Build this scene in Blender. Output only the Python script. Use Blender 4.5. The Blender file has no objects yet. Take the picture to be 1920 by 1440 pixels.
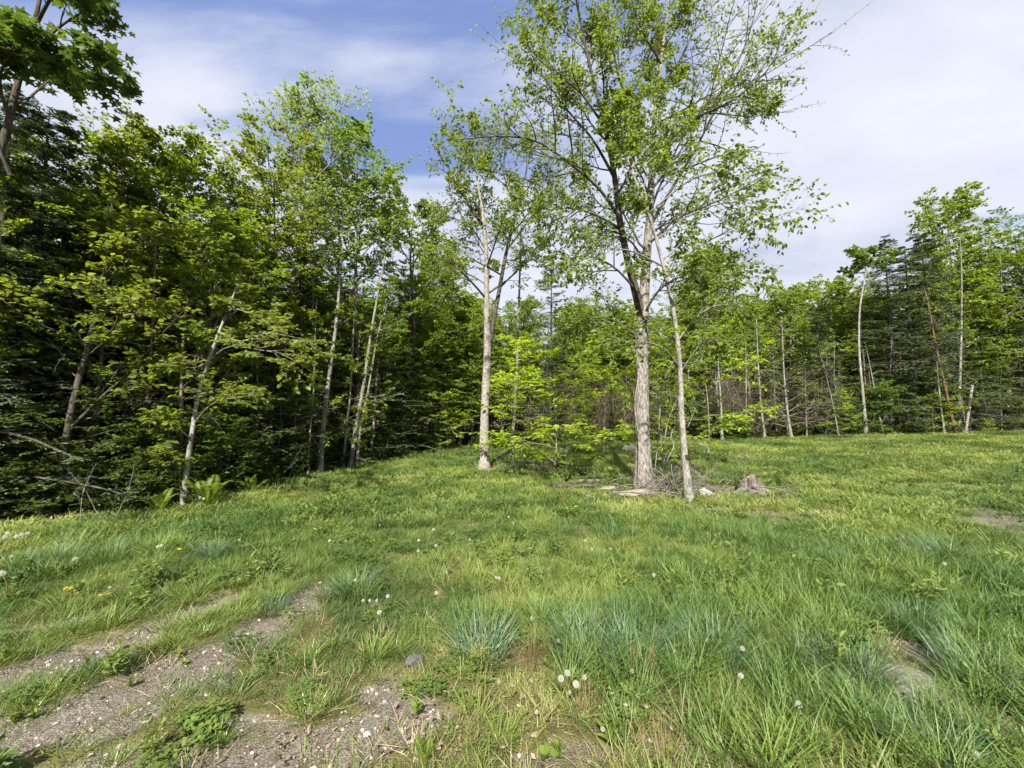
import bpy, math, random
import numpy as np
from mathutils import Vector
from math import radians as RAD, pi as PI

# ------------------------------------------------------------------ camera, sky, sun, exposure
sc = bpy.context.scene
COL = sc.collection
PITCH = RAD(4.7)
FPX = 723.0                      # focal length in 1920-wide pixels
EYE = 1.6
SUN_EL, SUN_AZ = 43.0, 7.0      # sun behind the camera, SUN_AZ degrees to its left

cam_d = bpy.data.cameras.new('camera')
cam = bpy.data.objects.new('camera', cam_d)
COL.objects.link(cam)
cam_d.sensor_width = 36.0
cam_d.lens = 36.0 * FPX / 1920.0
cam_d.clip_start = 0.05
cam_d.clip_end = 2000
cam.location = (0, 0, EYE)
cam.rotation_euler = (PI / 2 + PITCH, 0, 0)
sc.camera = cam

sc.view_settings.view_transform = 'Standard'
sc.view_settings.look = 'None'
sc.view_settings.gamma = 1
sc.view_settings.exposure = 1.72
sc.view_settings.use_curve_mapping = False
sc.cycles.max_bounces = 8
sc.cycles.diffuse_bounces = 4
sc.cycles.transmission_bounces = 6
sc.cycles.use_denoising = True

sd = bpy.data.lights.new('sun', 'SUN')
sd.energy = 4.4
sd.angle = RAD(0.9)
sd.color = (1.0, 0.95, 0.86)
sun = bpy.data.objects.new('sun', sd)
COL.objects.link(sun)
tosun = Vector((-math.sin(RAD(SUN_AZ)) * math.cos(RAD(SUN_EL)), -math.cos(RAD(SUN_AZ)) * math.cos(RAD(SUN_EL)), math.sin(RAD(SUN_EL))))
sun.rotation_euler = tosun.to_track_quat('Z', 'Y').to_euler()
sun.location = (0, 0, 30)


class NT:
    """small helper to write node trees"""
    def __init__(s, tree):
        s.t = tree
        s.t.nodes.clear()

    def n(s, kind, ins=None, **props):
        nd = s.t.nodes.new(kind)
        for k, v in props.items():
            setattr(nd, k, v)
        for k, v in (ins or {}).items():
            s.set(nd, k, v)
        return nd

    def set(s, nd, k, v):
        sock = nd.inputs[k]
        if isinstance(v, bpy.types.NodeSocket):
            s.t.links.new(v, sock)
        elif isinstance(v, bpy.types.Node):
            s.t.links.new(v.outputs[0], sock)
        else:
            if sock.type == 'RGBA' and len(v) == 3:
                v = (*v, 1)
            sock.default_value = v

    def ramp(s, fac, stops, interp='LINEAR'):
        r = s.t.nodes.new('ShaderNodeValToRGB')
        r.color_ramp.interpolation = interp
        el = r.color_ramp.elements
        while len(el) < len(stops):
            el.new(0.5)
        for e, (p, c) in zip(el, stops):
            e.position = p
            e.color = (*c, 1) if len(c) == 3 else c
        s.set(r, 'Fac', fac)
        return r.outputs['Color']

    def mixc(s, fac, a, b, blend='MIX'):
        m = s.t.nodes.new('ShaderNodeMix')
        m.data_type = 'RGBA'
        m.blend_type = blend
        s.set(m, 0, fac)
        s.set(m, 6, a)
        s.set(m, 7, b)
        return m.outputs[2]

    def math(s, op, a, b=0.0, c=0.0, clamp=False):
        m = s.t.nodes.new('ShaderNodeMath')
        m.operation = op
        m.use_clamp = clamp
        s.set(m, 0, a)
        s.set(m, 1, b)
        s.set(m, 2, c)
        return m.outputs[0]


def pxdir(px, py):
    u = (px - 960) / FPX
    v = (720 - py) / FPX
    return np.array([u, math.cos(PITCH) - v * math.sin(PITCH), math.sin(PITCH) + v * math.cos(PITCH)])


world = bpy.data.worlds.new("World")
sc.world = world
world.use_nodes = True
w = NT(world.node_tree)
sky = w.n('ShaderNodeTexSky', sky_type='NISHITA', sun_disc=False)
sky.sun_elevation = RAD(SUN_EL)
sky.sun_rotation = math.atan2(tosun.x, tosun.y)
sky.altitude = 300
sky.air_density = 1.0
sky.dust_density = 0.6
sky.ozone_density = 2.5
tc = w.n('ShaderNodeTexCoord')
sep = w.n('ShaderNodeSeparateXYZ', {0: tc.outputs['Generated']})
den = w.math('ADD', w.math('MAXIMUM', sep.outputs[2], 0.0), 0.25)
cx = w.math('DIVIDE', sep.outputs[0], den)
cy = w.math('DIVIDE', sep.outputs[1], den)
comb = w.n('ShaderNodeCombineXYZ', {0: cx, 1: cy, 2: 0.0})
mp = w.n('ShaderNodeMapping', {'Vector': comb.outputs[0], 'Rotation': (0, 0, RAD(-38)), 'Scale': (0.75, 1.9, 1.0), 'Location': (0.3, 0.5, 0)})
n1 = w.n('ShaderNodeTexNoise', {'Vector': mp.outputs[0], 'Scale': 1.7, 'Detail': 7.0, 'Roughness': 0.52, 'Distortion': 0.5})
mp2 = w.n('ShaderNodeMapping', {'Vector': comb.outputs[0], 'Rotation': (0, 0, RAD(-20)), 'Scale': (1.0, 1.5, 1.0), 'Location': (4.3, 1.5, 0)})
n2 = w.n('ShaderNodeTexNoise', {'Vector': mp2.outputs[0], 'Scale': 1.5, 'Detail': 7.0, 'Roughness': 0.55, 'Distortion': 0.3})
# the gap in the clouds: a real region of clearer sky high over the left-hand wood
gd = pxdir(640, 60)
gd = gd / np.linalg.norm(gd)
gx, gy = gd[0] / (gd[2] + .25), gd[1] / (gd[2] + .25)
rel = w.n('ShaderNodeVectorMath', {0: comb.outputs[0], 1: (gx, gy, 0)}, operation='SUBTRACT')
rr = w.n('ShaderNodeMapping', {'Vector': rel.outputs[0], 'Rotation': (0, 0, RAD(-30)), 'Scale': (1.0, 1.9, 1.0)})
ln = w.n('ShaderNodeVectorMath', {0: rr.outputs[0]}, operation='LENGTH')
gap = w.n('ShaderNodeMapRange', {'Value': ln.outputs['Value'], 'From Min': 0.15, 'From Max': 1.0, 'To Min': -0.52, 'To Max': 0.62}, interpolation_type='SMOOTHSTEP')
dens = w.math('ADD', w.math('MULTIPLY_ADD', n1.outputs[0], 3.4, -1.22), gap.outputs[0])
densc = w.n('ShaderNodeMapRange', {'Value': dens, 'From Min': 0.0, 'From Max': 0.85, 'To Min': 0.12, 'To Max': 0.98}, interpolation_type='SMOOTHSTEP')
cloudcol = w.ramp(n2.outputs[0], [(0.32, (2.35, 2.55, 3.15)), (0.50, (2.95, 3.12, 3.62)), (0.66, (3.35, 3.45, 3.80))])
skymix = w.mixc(densc.outputs[0], w.mixc(0.7, sky.outputs[0], (.62, 1.0, 2.5)), cloudcol)
bg = w.n('ShaderNodeBackground', {'Color': skymix, 'Strength': 0.082})
wo = w.n('ShaderNodeOutputWorld', {'Surface': bg.outputs[0]})

# ------------------------------------------------------------------ numpy helpers
RNG = np.random.default_rng(11)


def _hash(ix, iy, seed):
    h = (ix * 374761393 + iy * 668265263 + seed * 1274126177) & 0xFFFFFFFF
    h = ((h ^ (h >> 13)) * 1274126177) & 0xFFFFFFFF
    return ((h ^ (h >> 16)) & 0xFFFF) / 65535.0


def vnoise(x, y, seed=0):
    x = np.asarray(x, float); y = np.asarray(y, float)
    ix = np.floor(x).astype(np.int64); iy = np.floor(y).astype(np.int64)
    fx = x - ix; fy = y - iy
    fx = fx * fx * (3 - 2 * fx); fy = fy * fy * (3 - 2 * fy)
    a = _hash(ix, iy, seed); b = _hash(ix + 1, iy, seed)
    c = _hash(ix, iy + 1, seed); d = _hash(ix + 1, iy + 1, seed)
    return (a * (1 - fx) + b * fx) * (1 - fy) + (c * (1 - fx) + d * fx) * fy


def fbm(x, y, seed=0, oct=4):
    s = 0; a = 0.5; t = 0
    for i in range(oct):
        s = s + a * vnoise(x * 2 ** i, y * 2 ** i, seed + i * 7)
        t += a; a *= .5
    return s / t


def sstep(a, b, x):
    t = np.clip((x - a) / (b - a), 0, 1)
    return t * t * (3 - 2 * t)


def hbase(x, y):
    h = 0.5 * sstep(4, 26, x) * sstep(5, 22, y)
    h = h + 0.10 * (fbm(x * .35 + 5, y * .35, 3, 2) - .5) * sstep(3, 9, np.hypot(x, y))
    h = h + 2.0 * sstep(28, 110, np.hypot(x, y))
    return h


def ground_at(px, py):
    d = pxdir(px, py)
    t = 5.0
    for i in range(60):
        hz = float(hbase(np.float64(d[0] * t), np.float64(d[1] * t)))
        if d[2] > -1e-3:
            break
        t = .5 * t + .5 * (hz - EYE) / d[2]
    return np.array([d[0] * t, d[1] * t, hz])


def pw(px, py, Y):
    d = pxdir(px, py)
    t = Y / d[1]
    return np.array([d[0] * t, Y, EYE + d[2] * t])


def seg_dist(x, y, pts):
    best = np.full(np.shape(x), 1e9)
    for (a, b) in zip(pts[:-1], pts[1:]):
        a = np.array(a[:2]); b = np.array(b[:2]); ab = b - a
        t = np.clip(((x - a[0]) * ab[0] + (y - a[1]) * ab[1]) / (ab @ ab + 1e-9), 0, 1)
        best = np.minimum(best, np.hypot(x - a[0] - t * ab[0], y - a[1] - t * ab[1]))
    return best


# forest edge round the field as a radius over the bearing
EDGE_PX = [(0, 988), (180, 972), (340, 950), (430, 925), (500, 903), (600, 888), (700, 868), (790, 850), (822, 845)]
EDGE_PX2 = [(885, 843), (960, 836), (1080, 830), (1200, 828), (1300, 826), (1450, 822), (1600, 817), (1750, 813), (1919, 809)]
_e = [ground_at(*p) for p in EDGE_PX]
_e2 = [ground_at(*p) for p in EDGE_PX2]
_eth = [math.atan2(p[0], p[1]) for p in _e] + [RAD(-8.2), RAD(-7.0)] + [math.atan2(p[0], p[1]) for p in _e2]
_er = [math.hypot(p[0], p[1]) for p in _e] + [24.5, 24.5] + [math.hypot(p[0], p[1]) for p in _e2]
_eth = [-1.9, -1.35] + _eth + [1.1, 1.5]
_er = [14.0, 10.0] + _er + [_er[-1] * .97, 60.0]
_o = np.argsort(_eth)
ETH = np.array(_eth)[_o]; ER = np.array(_er)[_o]


def forest_depth(x, y):
    th = np.arctan2(x, y)
    r = np.interp(th, ETH, ER, left=60, right=60)
    return np.hypot(x, y) - r


def G(*pts):
    return [ground_at(*p)[:2] for p in pts]


BARE = [
    (G((-260, 1330), (-60, 1290), (60, 1262), (180, 1212), (290, 1172), (400, 1125)), 0.15, 1.0),
    (G((-300, 1500), (0, 1400), (120, 1365), (270, 1300), (400, 1220), (470, 1185), (590, 1125)), 0.25, 1.0),
    (G((100, 1470), (300, 1430), (470, 1400), (620, 1390)), 0.16, .8),
    (G((620, 1410), (720, 1370), (790, 1330)), 0.15, .8),
    (G((690, 1300), (760, 1270)), 0.11, 1.0),
    (G((1000, 1420), (1200, 1400), (1330, 1430)), 0.08, .45),
    (G((180, 1150), (90, 1180), (-40, 1200)), 0.10, .6),
    (G((1690, 1205), (1710, 1290), (1695, 1340)), 0.19, 1.0),
    (G((1860, 960), (1900, 985), (1990, 1020)), 0.5, .9),
    (G((1700, 908), (1800, 912), (1890, 915)), 0.5, .8),
    (G((1610, 824), (1640, 823)), 0.9, .8),
    (G((1860, 818), (1919, 818)), 1.2, .9),
    (G((990, 982), (1060, 945)), 0.12, .5),
    (G((1310, 955), (1450, 965), (1560, 970)), 0.35, .7),
]
LITTER = [(G((1095, 905), (1200, 915), (1300, 915), (1420, 925)), 1.05)]


def bare(x, y):
    nz = fbm(x * 3.1, y * 3.1, 21, 3) - .5
    nz2 = fbm(x * 11, y * 11, 23, 2) - .5
    m = np.zeros(np.shape(x))
    for pts, wd, st in BARE:
        d = seg_dist(x, y, pts)
        d = d + nz * wd * 2.2 + nz2 * .22
        m = np.maximum(m, st * (1 - sstep(wd * .7, wd * 1.25, d)))
    return m


def litter(x, y):
    m = sstep(-.5, 1.0, forest_depth(x, y) + (fbm(x * 1.5, y * 1.5, 5, 2) - .5) * 1.4)
    for pts, wd in LITTER:
        d = seg_dist(x, y, pts) + (fbm(x * 2, y * 2, 31, 3) - .5) * 1.2
        m = np.maximum(m, .95 * (1 - sstep(wd * .6, wd * 1.2, d)))
    return m


def hgt(x, y):
    h = hbase(x, y)
    r = np.hypot(x, y)
    near = 1 - sstep(10, 22, r)
    h = h + near * (0.05 * (fbm(x * 1.3, y * 1.3, 41, 3) - .5) + .014 * (fbm(x * 7, y * 7, 43, 3) - .5))
    h = h - .03 * bare(x, y)
    return h


def hz(x, y):
    return float(hgt(np.float64(x), np.float64(y)))


def gpos(px, py, dz=0.0):
    p = ground_at(px, py)
    return np.array([p[0], p[1], hz(p[0], p[1]) + dz])


# ------------------------------------------------------------------ mesh helpers
def make_mesh(name, V, faces, mats, mat_idx=None, rnd=None, smooth=None):
    """faces: list of int arrays (n,k)"""
    me = bpy.data.meshes.new(name)
    V = np.asarray(V, np.float32).reshape(-1, 3)
    faces = [np.asarray(f, np.int32) for f in faces if len(f)]
    me.vertices.add(len(V))
    me.vertices.foreach_set('co', V.ravel())
    li = np.concatenate([f.ravel() for f in faces])
    tot = np.concatenate([np.full(len(f), f.shape[1], np.int32) for f in faces])
    st = np.concatenate([[0], np.cumsum(tot)[:-1]]).astype(np.int32)
    me.loops.add(len(li))
    me.loops.foreach_set('vertex_index', li)
    me.polygons.add(len(tot))
    me.polygons.foreach_set('loop_start', st)
    me.polygons.foreach_set('loop_total', tot)
    if mat_idx is not None:
        me.polygons.foreach_set('material_index', np.asarray(mat_idx, np.int32))
    if smooth is not None:
        me.polygons.foreach_set('use_smooth', np.full(len(tot), bool(smooth)) if np.isscalar(smooth) else np.asarray(smooth, bool))
    if rnd is not None:
        a = me.attributes.new('rnd', 'FLOAT', 'FACE')
        a.data.foreach_set('value', np.asarray(rnd, np.float32))
    for m in mats:
        me.materials.append(m)
    me.update(calc_edges=True)
    return me


class Geo:
    """collects vertices and faces of one material class"""
    def __init__(s):
        s.V = []; s.F3 = []; s.F4 = []; s.n = 0; s.r3 = []; s.r4 = []

    def add(s, V, F, rnd=None):
        V = np.asarray(V, float).reshape(-1, 3); F = np.asarray(F, np.int64)
        if not len(F):
            return
        if rnd is None:
            rnd = np.zeros(len(F))
        (s.F3 if F.shape[1] == 3 else s.F4).append(F + s.n)
        (s.r3 if F.shape[1] == 3 else s.r4).append(np.broadcast_to(rnd, (len(F),)))
        s.V.append(V)
        s.n += len(V)

    def mesh(s, name, mat, smooth=False):
        F = []; R = []
        if s.F3:
            F.append(np.concatenate(s.F3)); R.append(np.concatenate(s.r3))
        if s.F4:
            F.append(np.concatenate(s.F4)); R.append(np.concatenate(s.r4))
        return make_mesh(name, np.concatenate(s.V), F, [mat], rnd=np.concatenate(R), smooth=smooth)


def norm(v):
    return v / (np.linalg.norm(v, axis=-1, keepdims=True) + 1e-9)


def tubes(g, P, R, S=5, cap=True, rough=0, rng=RNG):
    """P (N,K,3) polylines, R (N,K) radii -> tubes into g"""
    P = np.asarray(P, float); R = np.asarray(R, float)
    if P.ndim == 2:
        P = P[None]; R = R[None]
    N, K, _ = P.shape
    if N == 0:
        return
    T = norm(np.gradient(P, axis=1))
    avg = norm(P[:, -1] - P[:, 0])
    ref = np.where(np.abs(avg[:, 2:3]) > .8, np.array([[1., 0, 0]]), np.array([[0, 0, 1.]]))
    ref = np.broadcast_to(ref[:, None], T.shape)
    n1 = norm(np.cross(T, ref)); n2 = np.cross(T, n1)
    a = np.arange(S) * 2 * PI / S
    rad = R[:, :, None] * np.ones(S)
    if rough:
        rad = rad * (1 + rough * rng.normal(size=rad.shape))
    V = P[:, :, None] + rad[..., None] * (np.cos(a)[None, None, :, None] * n1[:, :, None] + np.sin(a)[None, None, :, None] * n2[:, :, None])
    V = V.reshape(N, K * S, 3)
    k = np.arange(K - 1)[:, None] * S; j = np.arange(S)[None]
    j2 = (j + 1) % S
    F = np.stack([k + j, k + j2, k + S + j2, k + S + j], -1).reshape(-1, 4)
    F = (F[None] + (np.arange(N) * K * S)[:, None, None]).reshape(-1, 4)
    g.add(V.reshape(-1, 3), F)


def crom(pts, K):
    """smooth polyline through pts resampled to K points, extra columns interpolated too"""
    P = np.asarray(pts, float)
    n = len(P)
    if n == 2:
        t = np.linspace(0, 1, K)[:, None]
        return P[0] * (1 - t) + P[1] * t
    E = np.vstack([2 * P[0] - P[1], P, 2 * P[-1] - P[-2]])
    u = np.linspace(0, n - 1, K)
    i = np.minimum(u.astype(int), n - 2); t = (u - i)[:, None]
    p0, p1, p2, p3 = E[i], E[i + 1], E[i + 2], E[i + 3]
    return .5 * ((2 * p1) + (-p0 + p2) * t + (2 * p0 - 5 * p1 + 4 * p2 - p3) * t ** 2 + (-p0 + 3 * p1 - 3 * p2 + p3) * t ** 3)


def interp(P, R, s):
    """P (N,K,3), s (N,n) -> pos, tangent, radius"""
    N, K, _ = P.shape
    f = np.clip(s, 0, .9999) * (K - 1)
    i = f.astype(int); t = (f - i)[..., None]
    r = np.arange(N)[:, None]
    a = P[r, i]; b = P[r, i + 1]
    return a * (1 - t) + b * t, norm(b - a), R[r, i] * (1 - t[..., 0]) + R[r, i + 1] * t[..., 0]


def spawn(P, R, n, s0, s1, ang, length, K=5, curve=0.0, jit=.12, flat=False, rng=RNG, rr=.55, angsd=.18, tip=.25, rmin=.002, spread=1.0, az=None):
    """n children on each polyline. length(s, parent_len) -> lengths. curve >0 bends up, <0 droops"""
    N = P.shape[0]
    plen = np.linalg.norm(np.diff(P, axis=1), axis=2).sum(1)[:, None]
    s = s0 + (s1 - s0) * (np.arange(n)[None] + rng.random((N, n))) / n
    pos, T, r = interp(P, R, s)
    up = np.array([0, 0, 1.])
    h = np.cross(T, up)
    bad = np.linalg.norm(h, axis=-1, keepdims=True) < .15
    h = norm(np.where(bad, np.array([1., 0, 0]), h))
    v = np.cross(h, T)
    A = ang + angsd * rng.normal(size=s.shape)
    if az is not None:
        phi = az(s, rng)
    elif flat:
        side = (np.arange(n)[None] + rng.integers(0, 2, (N, 1))) % 2
        phi = side * PI + rng.normal(size=s.shape) * .38
    else:
        phi = np.arange(n)[None] * 2.39996 + rng.random((N, 1)) * 6.28 + rng.normal(size=s.shape) * .4
    d = np.cos(A)[..., None] * T + np.sin(A)[..., None] * (np.cos(phi)[..., None] * h + np.sin(phi)[..., None] * v)
    L = length(s, plen) * (1 + .22 * rng.normal(size=s.shape))
    L = np.maximum(L, .02)
    pos = pos.reshape(-1, 3); d = norm(d.reshape(-1, 3)); L = L.reshape(-1)
    M = len(pos)
    out = np.zeros((M, K, 3)); out[:, 0] = pos
    p = pos.copy()
    for k in range(1, K):
        d = norm(d + np.array([0, 0, curve / (K - 1)]) + rng.normal(size=d.shape) * jit)
        p = p + d * (L / (K - 1))[:, None]
        out[:, k] = p
    r0 = np.maximum(np.minimum(r.reshape(-1) * rr * 1.3, L * .014 + .002), rmin)
    RR = r0[:, None] * np.linspace(1, tip, K)[None]
    return out, RR


def leaf_geo(g, P, R, n, L, W, droop=.15, flat=1.0, s0=.1, rng=RNG, kind='kite', side=.85, up0=1.0, sizevar=.25):
    """n leaves on each twig polyline"""
    N = P.shape[0]
    s = s0 + (1 - s0) * (np.arange(n)[None] + rng.random((N, n))) / n
    pos, T, _ = interp(P, R, s)
    up = np.array([0, 0, 1.])
    h = norm(np.cross(T, up) + 1e-6)
    sd = np.where((np.arange(n)[None] % 2) == 0, 1., -1.)[..., None] * np.ones((N, n, 1))
    d = norm(.55 * T + side * sd * h + np.array([0, 0, -droop]) + rng.normal(size=pos.shape) * .28)
    nr = up * flat * up0 + rng.normal(size=pos.shape) * .55
    wa = norm(np.cross(d, nr)); nn = np.cross(wa, d)
    sz = (L * np.clip(1 + sizevar * rng.normal(size=s.shape), .45, 1.7))[..., None]
    wd = W / L
    b = pos + d * sz * .15
    t = b + d * sz + nn * sz * rng.uniform(-.18, .02, size=sz.shape)
    if kind == 'kite':
        l = b + d * sz * .42 + wa * sz * wd * .5 + nn * sz * .07
        r = b + d * sz * .42 - wa * sz * wd * .5 + nn * sz * .07
        V = np.stack([b, l, t, r], 2).reshape(-1, 3)
        m = len(V) // 4
        o = np.arange(m)[:, None] * 4
        F = np.concatenate([o + [0, 1, 2], o + [0, 2, 3]])
        rn = rng.random(m)
        g.add(V, F, np.concatenate([rn, rn]))
    elif kind == 'ovate':
        f = [(.22, .42), (.58, .40)]
        l1 = b + d * sz * f[0][0] + wa * sz * wd * f[0][1] + nn * sz * .06
        l2 = b + d * sz * f[1][0] + wa * sz * wd * f[1][1] + nn * sz * .05
        r1 = b + d * sz * f[0][0] - wa * sz * wd * f[0][1] + nn * sz * .06
        r2 = b + d * sz * f[1][0] - wa * sz * wd * f[1][1] + nn * sz * .05
        V = np.stack([b, l1, l2, t, r2, r1], 2).reshape(-1, 3)
        m = len(V) // 6
        o = np.arange(m)[:, None] * 6
        F = np.concatenate([o + [0, 1, 2, 3], o + [0, 3, 4, 5]])
        rn = rng.random(m)
        g.add(V, F, np.concatenate([rn, rn]))
    else:  # maple: five pointed lobes
        def q(a, c):
            return b + d * sz * a + wa * sz * wd * c + nn * sz * abs(c) * .10
        pts = [b, q(.05, .42), q(.30, .22), q(.62, .58), q(.60, .17), t, q(.60, -.17), q(.62, -.58), q(.30, -.22), q(.05, -.42)]
        V = np.stack(pts, 2).reshape(-1, 3)
        m = len(V) // 10
        o = np.arange(m)[:, None] * 10
        F3 = np.concatenate([o + [0, 1, 2], o + [0, 8, 9], o + [2, 3, 4], o + [8, 6, 7]])
        F4 = np.concatenate([o + [0, 2, 4, 5], o + [0, 5, 6, 8]])
        rn = rng.random(m)
        g.add(V, F3, np.tile(rn, 4))
        g.V.append(np.zeros((0, 3)))
        g.F4.append(F4 + g.n - len(V)); g.r4.append(np.tile(rn, 2))


def needle_geo(g, P, R, n, L, W, rng=RNG, s0=.05, flat=True):
    """short flat sprigs in two ranks along each twig"""
    N = P.shape[0]
    s = s0 + (1 - s0) * (np.arange(n)[None] + rng.random((N, n))) / n
    pos, T, _ = interp(P, R, s)
    up = np.array([0, 0, 1.])
    h = norm(np.cross(T, up) + 1e-6)
    sd = np.where((np.arange(n)[None] % 2) == 0, 1., -1.)[..., None] * np.ones((N, n, 1))
    d = norm(.75 * T + .75 * sd * h + rng.normal(size=pos.shape) * (.16 if flat else .4) + np.array([0, 0, -.06]))
    wa = norm(np.cross(d, up + rng.normal(size=pos.shape) * .5))
    sz = L * rng.uniform(.6, 1.3, size=s.shape)[..., None] * (1.1 - .5 * s[..., None])
    l = pos + d * sz * .35 + wa * W * .5
    r = pos + d * sz * .35 - wa * W * .5
    t = pos + d * sz
    V = np.stack([pos, l, t, r], 2).reshape(-1, 3)
    m = len(V) // 4
    o = np.arange(m)[:, None] * 4
    rn = rng.random(m)
    g.add(V, o + [0, 1, 2, 3], rn)


# ------------------------------------------------------------------ object helpers
def obj(name, me, parent=None, mat=None):
    o = bpy.data.objects.new(name, me)
    COL.objects.link(o)
    if parent is not None:
        o.parent = parent
    return o


def thing(name, label, cat, loc=(0, 0, 0), rz=0, group=None, scale=None, me=None):
    o = bpy.data.objects.new(name, me)
    COL.objects.link(o)
    o.location = [float(v) for v in loc]
    o.rotation_euler = (0, 0, rz)
    if scale is not None:
        o.scale = scale if hasattr(scale, '__len__') else (scale,) * 3
    if label: o['label'] = label
    if cat: o['category'] = cat
    if group: o['group'] = group
    return o


def place(spec, name, label, cat, loc, rz=0, scale=1.0, group=None, lean=(0, 0)):
    """spec: list of (part name, mesh[, children]) shared between copies"""
    r = thing(name, label, cat, loc, rz, group, scale)
    r.rotation_euler = (lean[0], lean[1], rz)
    for p in spec:
        c = obj(p[0], p[1], r)
        if len(p) > 2 and isinstance(p[2], dict):
            for k, v in p[2].items(): c[k] = v
    return r


# ------------------------------------------------------------------ materials
def new_mat(name):
    m = bpy.data.materials.new(name)
    m.use_nodes = True
    return m, NT(m.node_tree)


def leaf_mat(name, stops, trans=.5, rough=.5, spec=.3, inst=False, attr='rnd', tint=2.1):
    m, t = new_mat(name)
    a = t.n('ShaderNodeAttribute', attribute_name=attr, attribute_type='INSTANCER' if inst else 'GEOMETRY')
    f = a.outputs['Fac']
    oi = t.n('ShaderNodeObjectInfo')
    if not inst:
        f = t.math('MULTIPLY_ADD', oi.outputs['Random'], .30, t.math('MULTIPLY', f, .70))
    else:
        f = t.math('ADD', t.math('MULTIPLY_ADD', oi.outputs['Random'], .22, -.11), f)
    c = t.ramp(f, stops)
    p = t.n('ShaderNodeBsdfPrincipled', {'Base Color': c, 'Roughness': rough, 'Specular IOR Level': spec})
    tcx = t.n('ShaderNodeVectorMath', {0: c, 1: (tint * 1.05, tint * 1.0, tint * .45)}, operation='MULTIPLY')
    tr = t.n('ShaderNodeBsdfTranslucent', {'Color': tcx.outputs[0]})
    mx = t.n('ShaderNodeMixShader', {0: trans, 1: p.outputs[0], 2: tr.outputs[0]})
    t.n('ShaderNodeOutputMaterial', {'Surface': mx.outputs[0]})
    return m


def bark_mat(name, dark, light, scale=14, zs=.25, bump=.6, patch=None, patch_col=(.3, .3, .26)):
    m, t = new_mat(name)
    tc = t.n('ShaderNodeTexCoord')
    mp = t.n('ShaderNodeMapping', {'Vector': tc.outputs['Object'], 'Scale': (1, 1, zs)})
    n1 = t.n('ShaderNodeTexNoise', {'Vector': mp.outputs[0], 'Scale': scale, 'Detail': 6.0, 'Roughness': .65})
    v = t.n('ShaderNodeTexVoronoi', {'Vector': mp.outputs[0], 'Scale': scale * 1.8}, feature='DISTANCE_TO_EDGE')
    n2 = t.n('ShaderNodeTexNoise', {'Vector': tc.outputs['Object'], 'Scale': 3.2, 'Detail': 4.0, 'Roughness': .6})
    c = t.ramp(n1.outputs[0], [(.32, dark), (.66, light)])
    if patch is not None:
        pm = t.n('ShaderNodeMapRange', {'Value': n2.outputs[0], 'From Min': patch, 'From Max': patch + .08})
        c = t.mixc(pm.outputs[0], c, patch_col)
    cr = t.n('ShaderNodeMapRange', {'Value': v.outputs[0], 'From Min': 0.0, 'From Max': .12, 'To Min': .55, 'To Max': 1.0})
    c = t.mixc(1.0, c, cr.outputs[0], 'MULTIPLY')
    hsum = t.math('ADD', n1.outputs[0], t.math('MULTIPLY', cr.outputs[0], .6))
    b = t.n('ShaderNodeBump', {'Height': hsum, 'Strength': bump, 'Distance': .02})
    p = t.n('ShaderNodeBsdfPrincipled', {'Base Color': c, 'Roughness': .9, 'Specular IOR Level': .15, 'Normal': b.outputs[0]})
    t.n('ShaderNodeOutputMaterial', {'Surface': p.outputs[0]})
    return m


# foliage (real-world base colours)
M_MAPLE = leaf_mat('maple_leaf', [(0, (.070, .115, .014)), (.5, (.120, .175, .019)), (1, (.185, .225, .032))])
M_MAPLE2 = leaf_mat('olive_leaf', [(0, (.070, .100, .018)), (.5, (.115, .150, .024)), (1, (.175, .200, .040))], trans=.5)
M_GREEN = leaf_mat('fresh_green_leaf', [(0, (.055, .105, .018)), (.5, (.090, .148, .025)), (1, (.14, .195, .036))])
M_PALE = leaf_mat('pale_leaf', [(0, (.10, .16, .040)), (.6, (.15, .21, .065)), (1, (.20, .25, .09))], trans=.4)
M_LIGHT = leaf_mat('light_green_leaf', [(0, (.095, .150, .020)), (.5, (.145, .205, .026)), (1, (.215, .26, .045))])
M_YELLOW = leaf_mat('yellow_green_leaf', [(0, (.16, .24, .016)), (.5, (.23, .31, .02)), (1, (.30, .36, .04))], trans=.5)
M_HERO = leaf_mat('birch_leaf', [(0, (.075, .115, .020)), (.55, (.130, .180, .028)), (.88, (.20, .23, .045)), (1, (.18, .13, .06))], trans=.4)
M_SPRUCE = leaf_mat('spruce_needle', [(0, (.034, .052, .026)), (.6, (.062, .088, .042)), (1, (.11, .135, .065))], trans=.15, rough=.55)
M_HEMLOCK = leaf_mat('hemlock_needle', [(0, (.032, .060, .014)), (.6, (.065, .100, .022)), (1, (.115, .150, .034))], trans=.2, rough=.55)
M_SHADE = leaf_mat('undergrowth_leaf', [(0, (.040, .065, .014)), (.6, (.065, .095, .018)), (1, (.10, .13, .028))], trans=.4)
M_DEADLEAF = leaf_mat('dead_needle', [(0, (.10, .045, .020)), (.6, (.16, .075, .035)), (1, (.22, .12, .06))], trans=.15)

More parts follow.
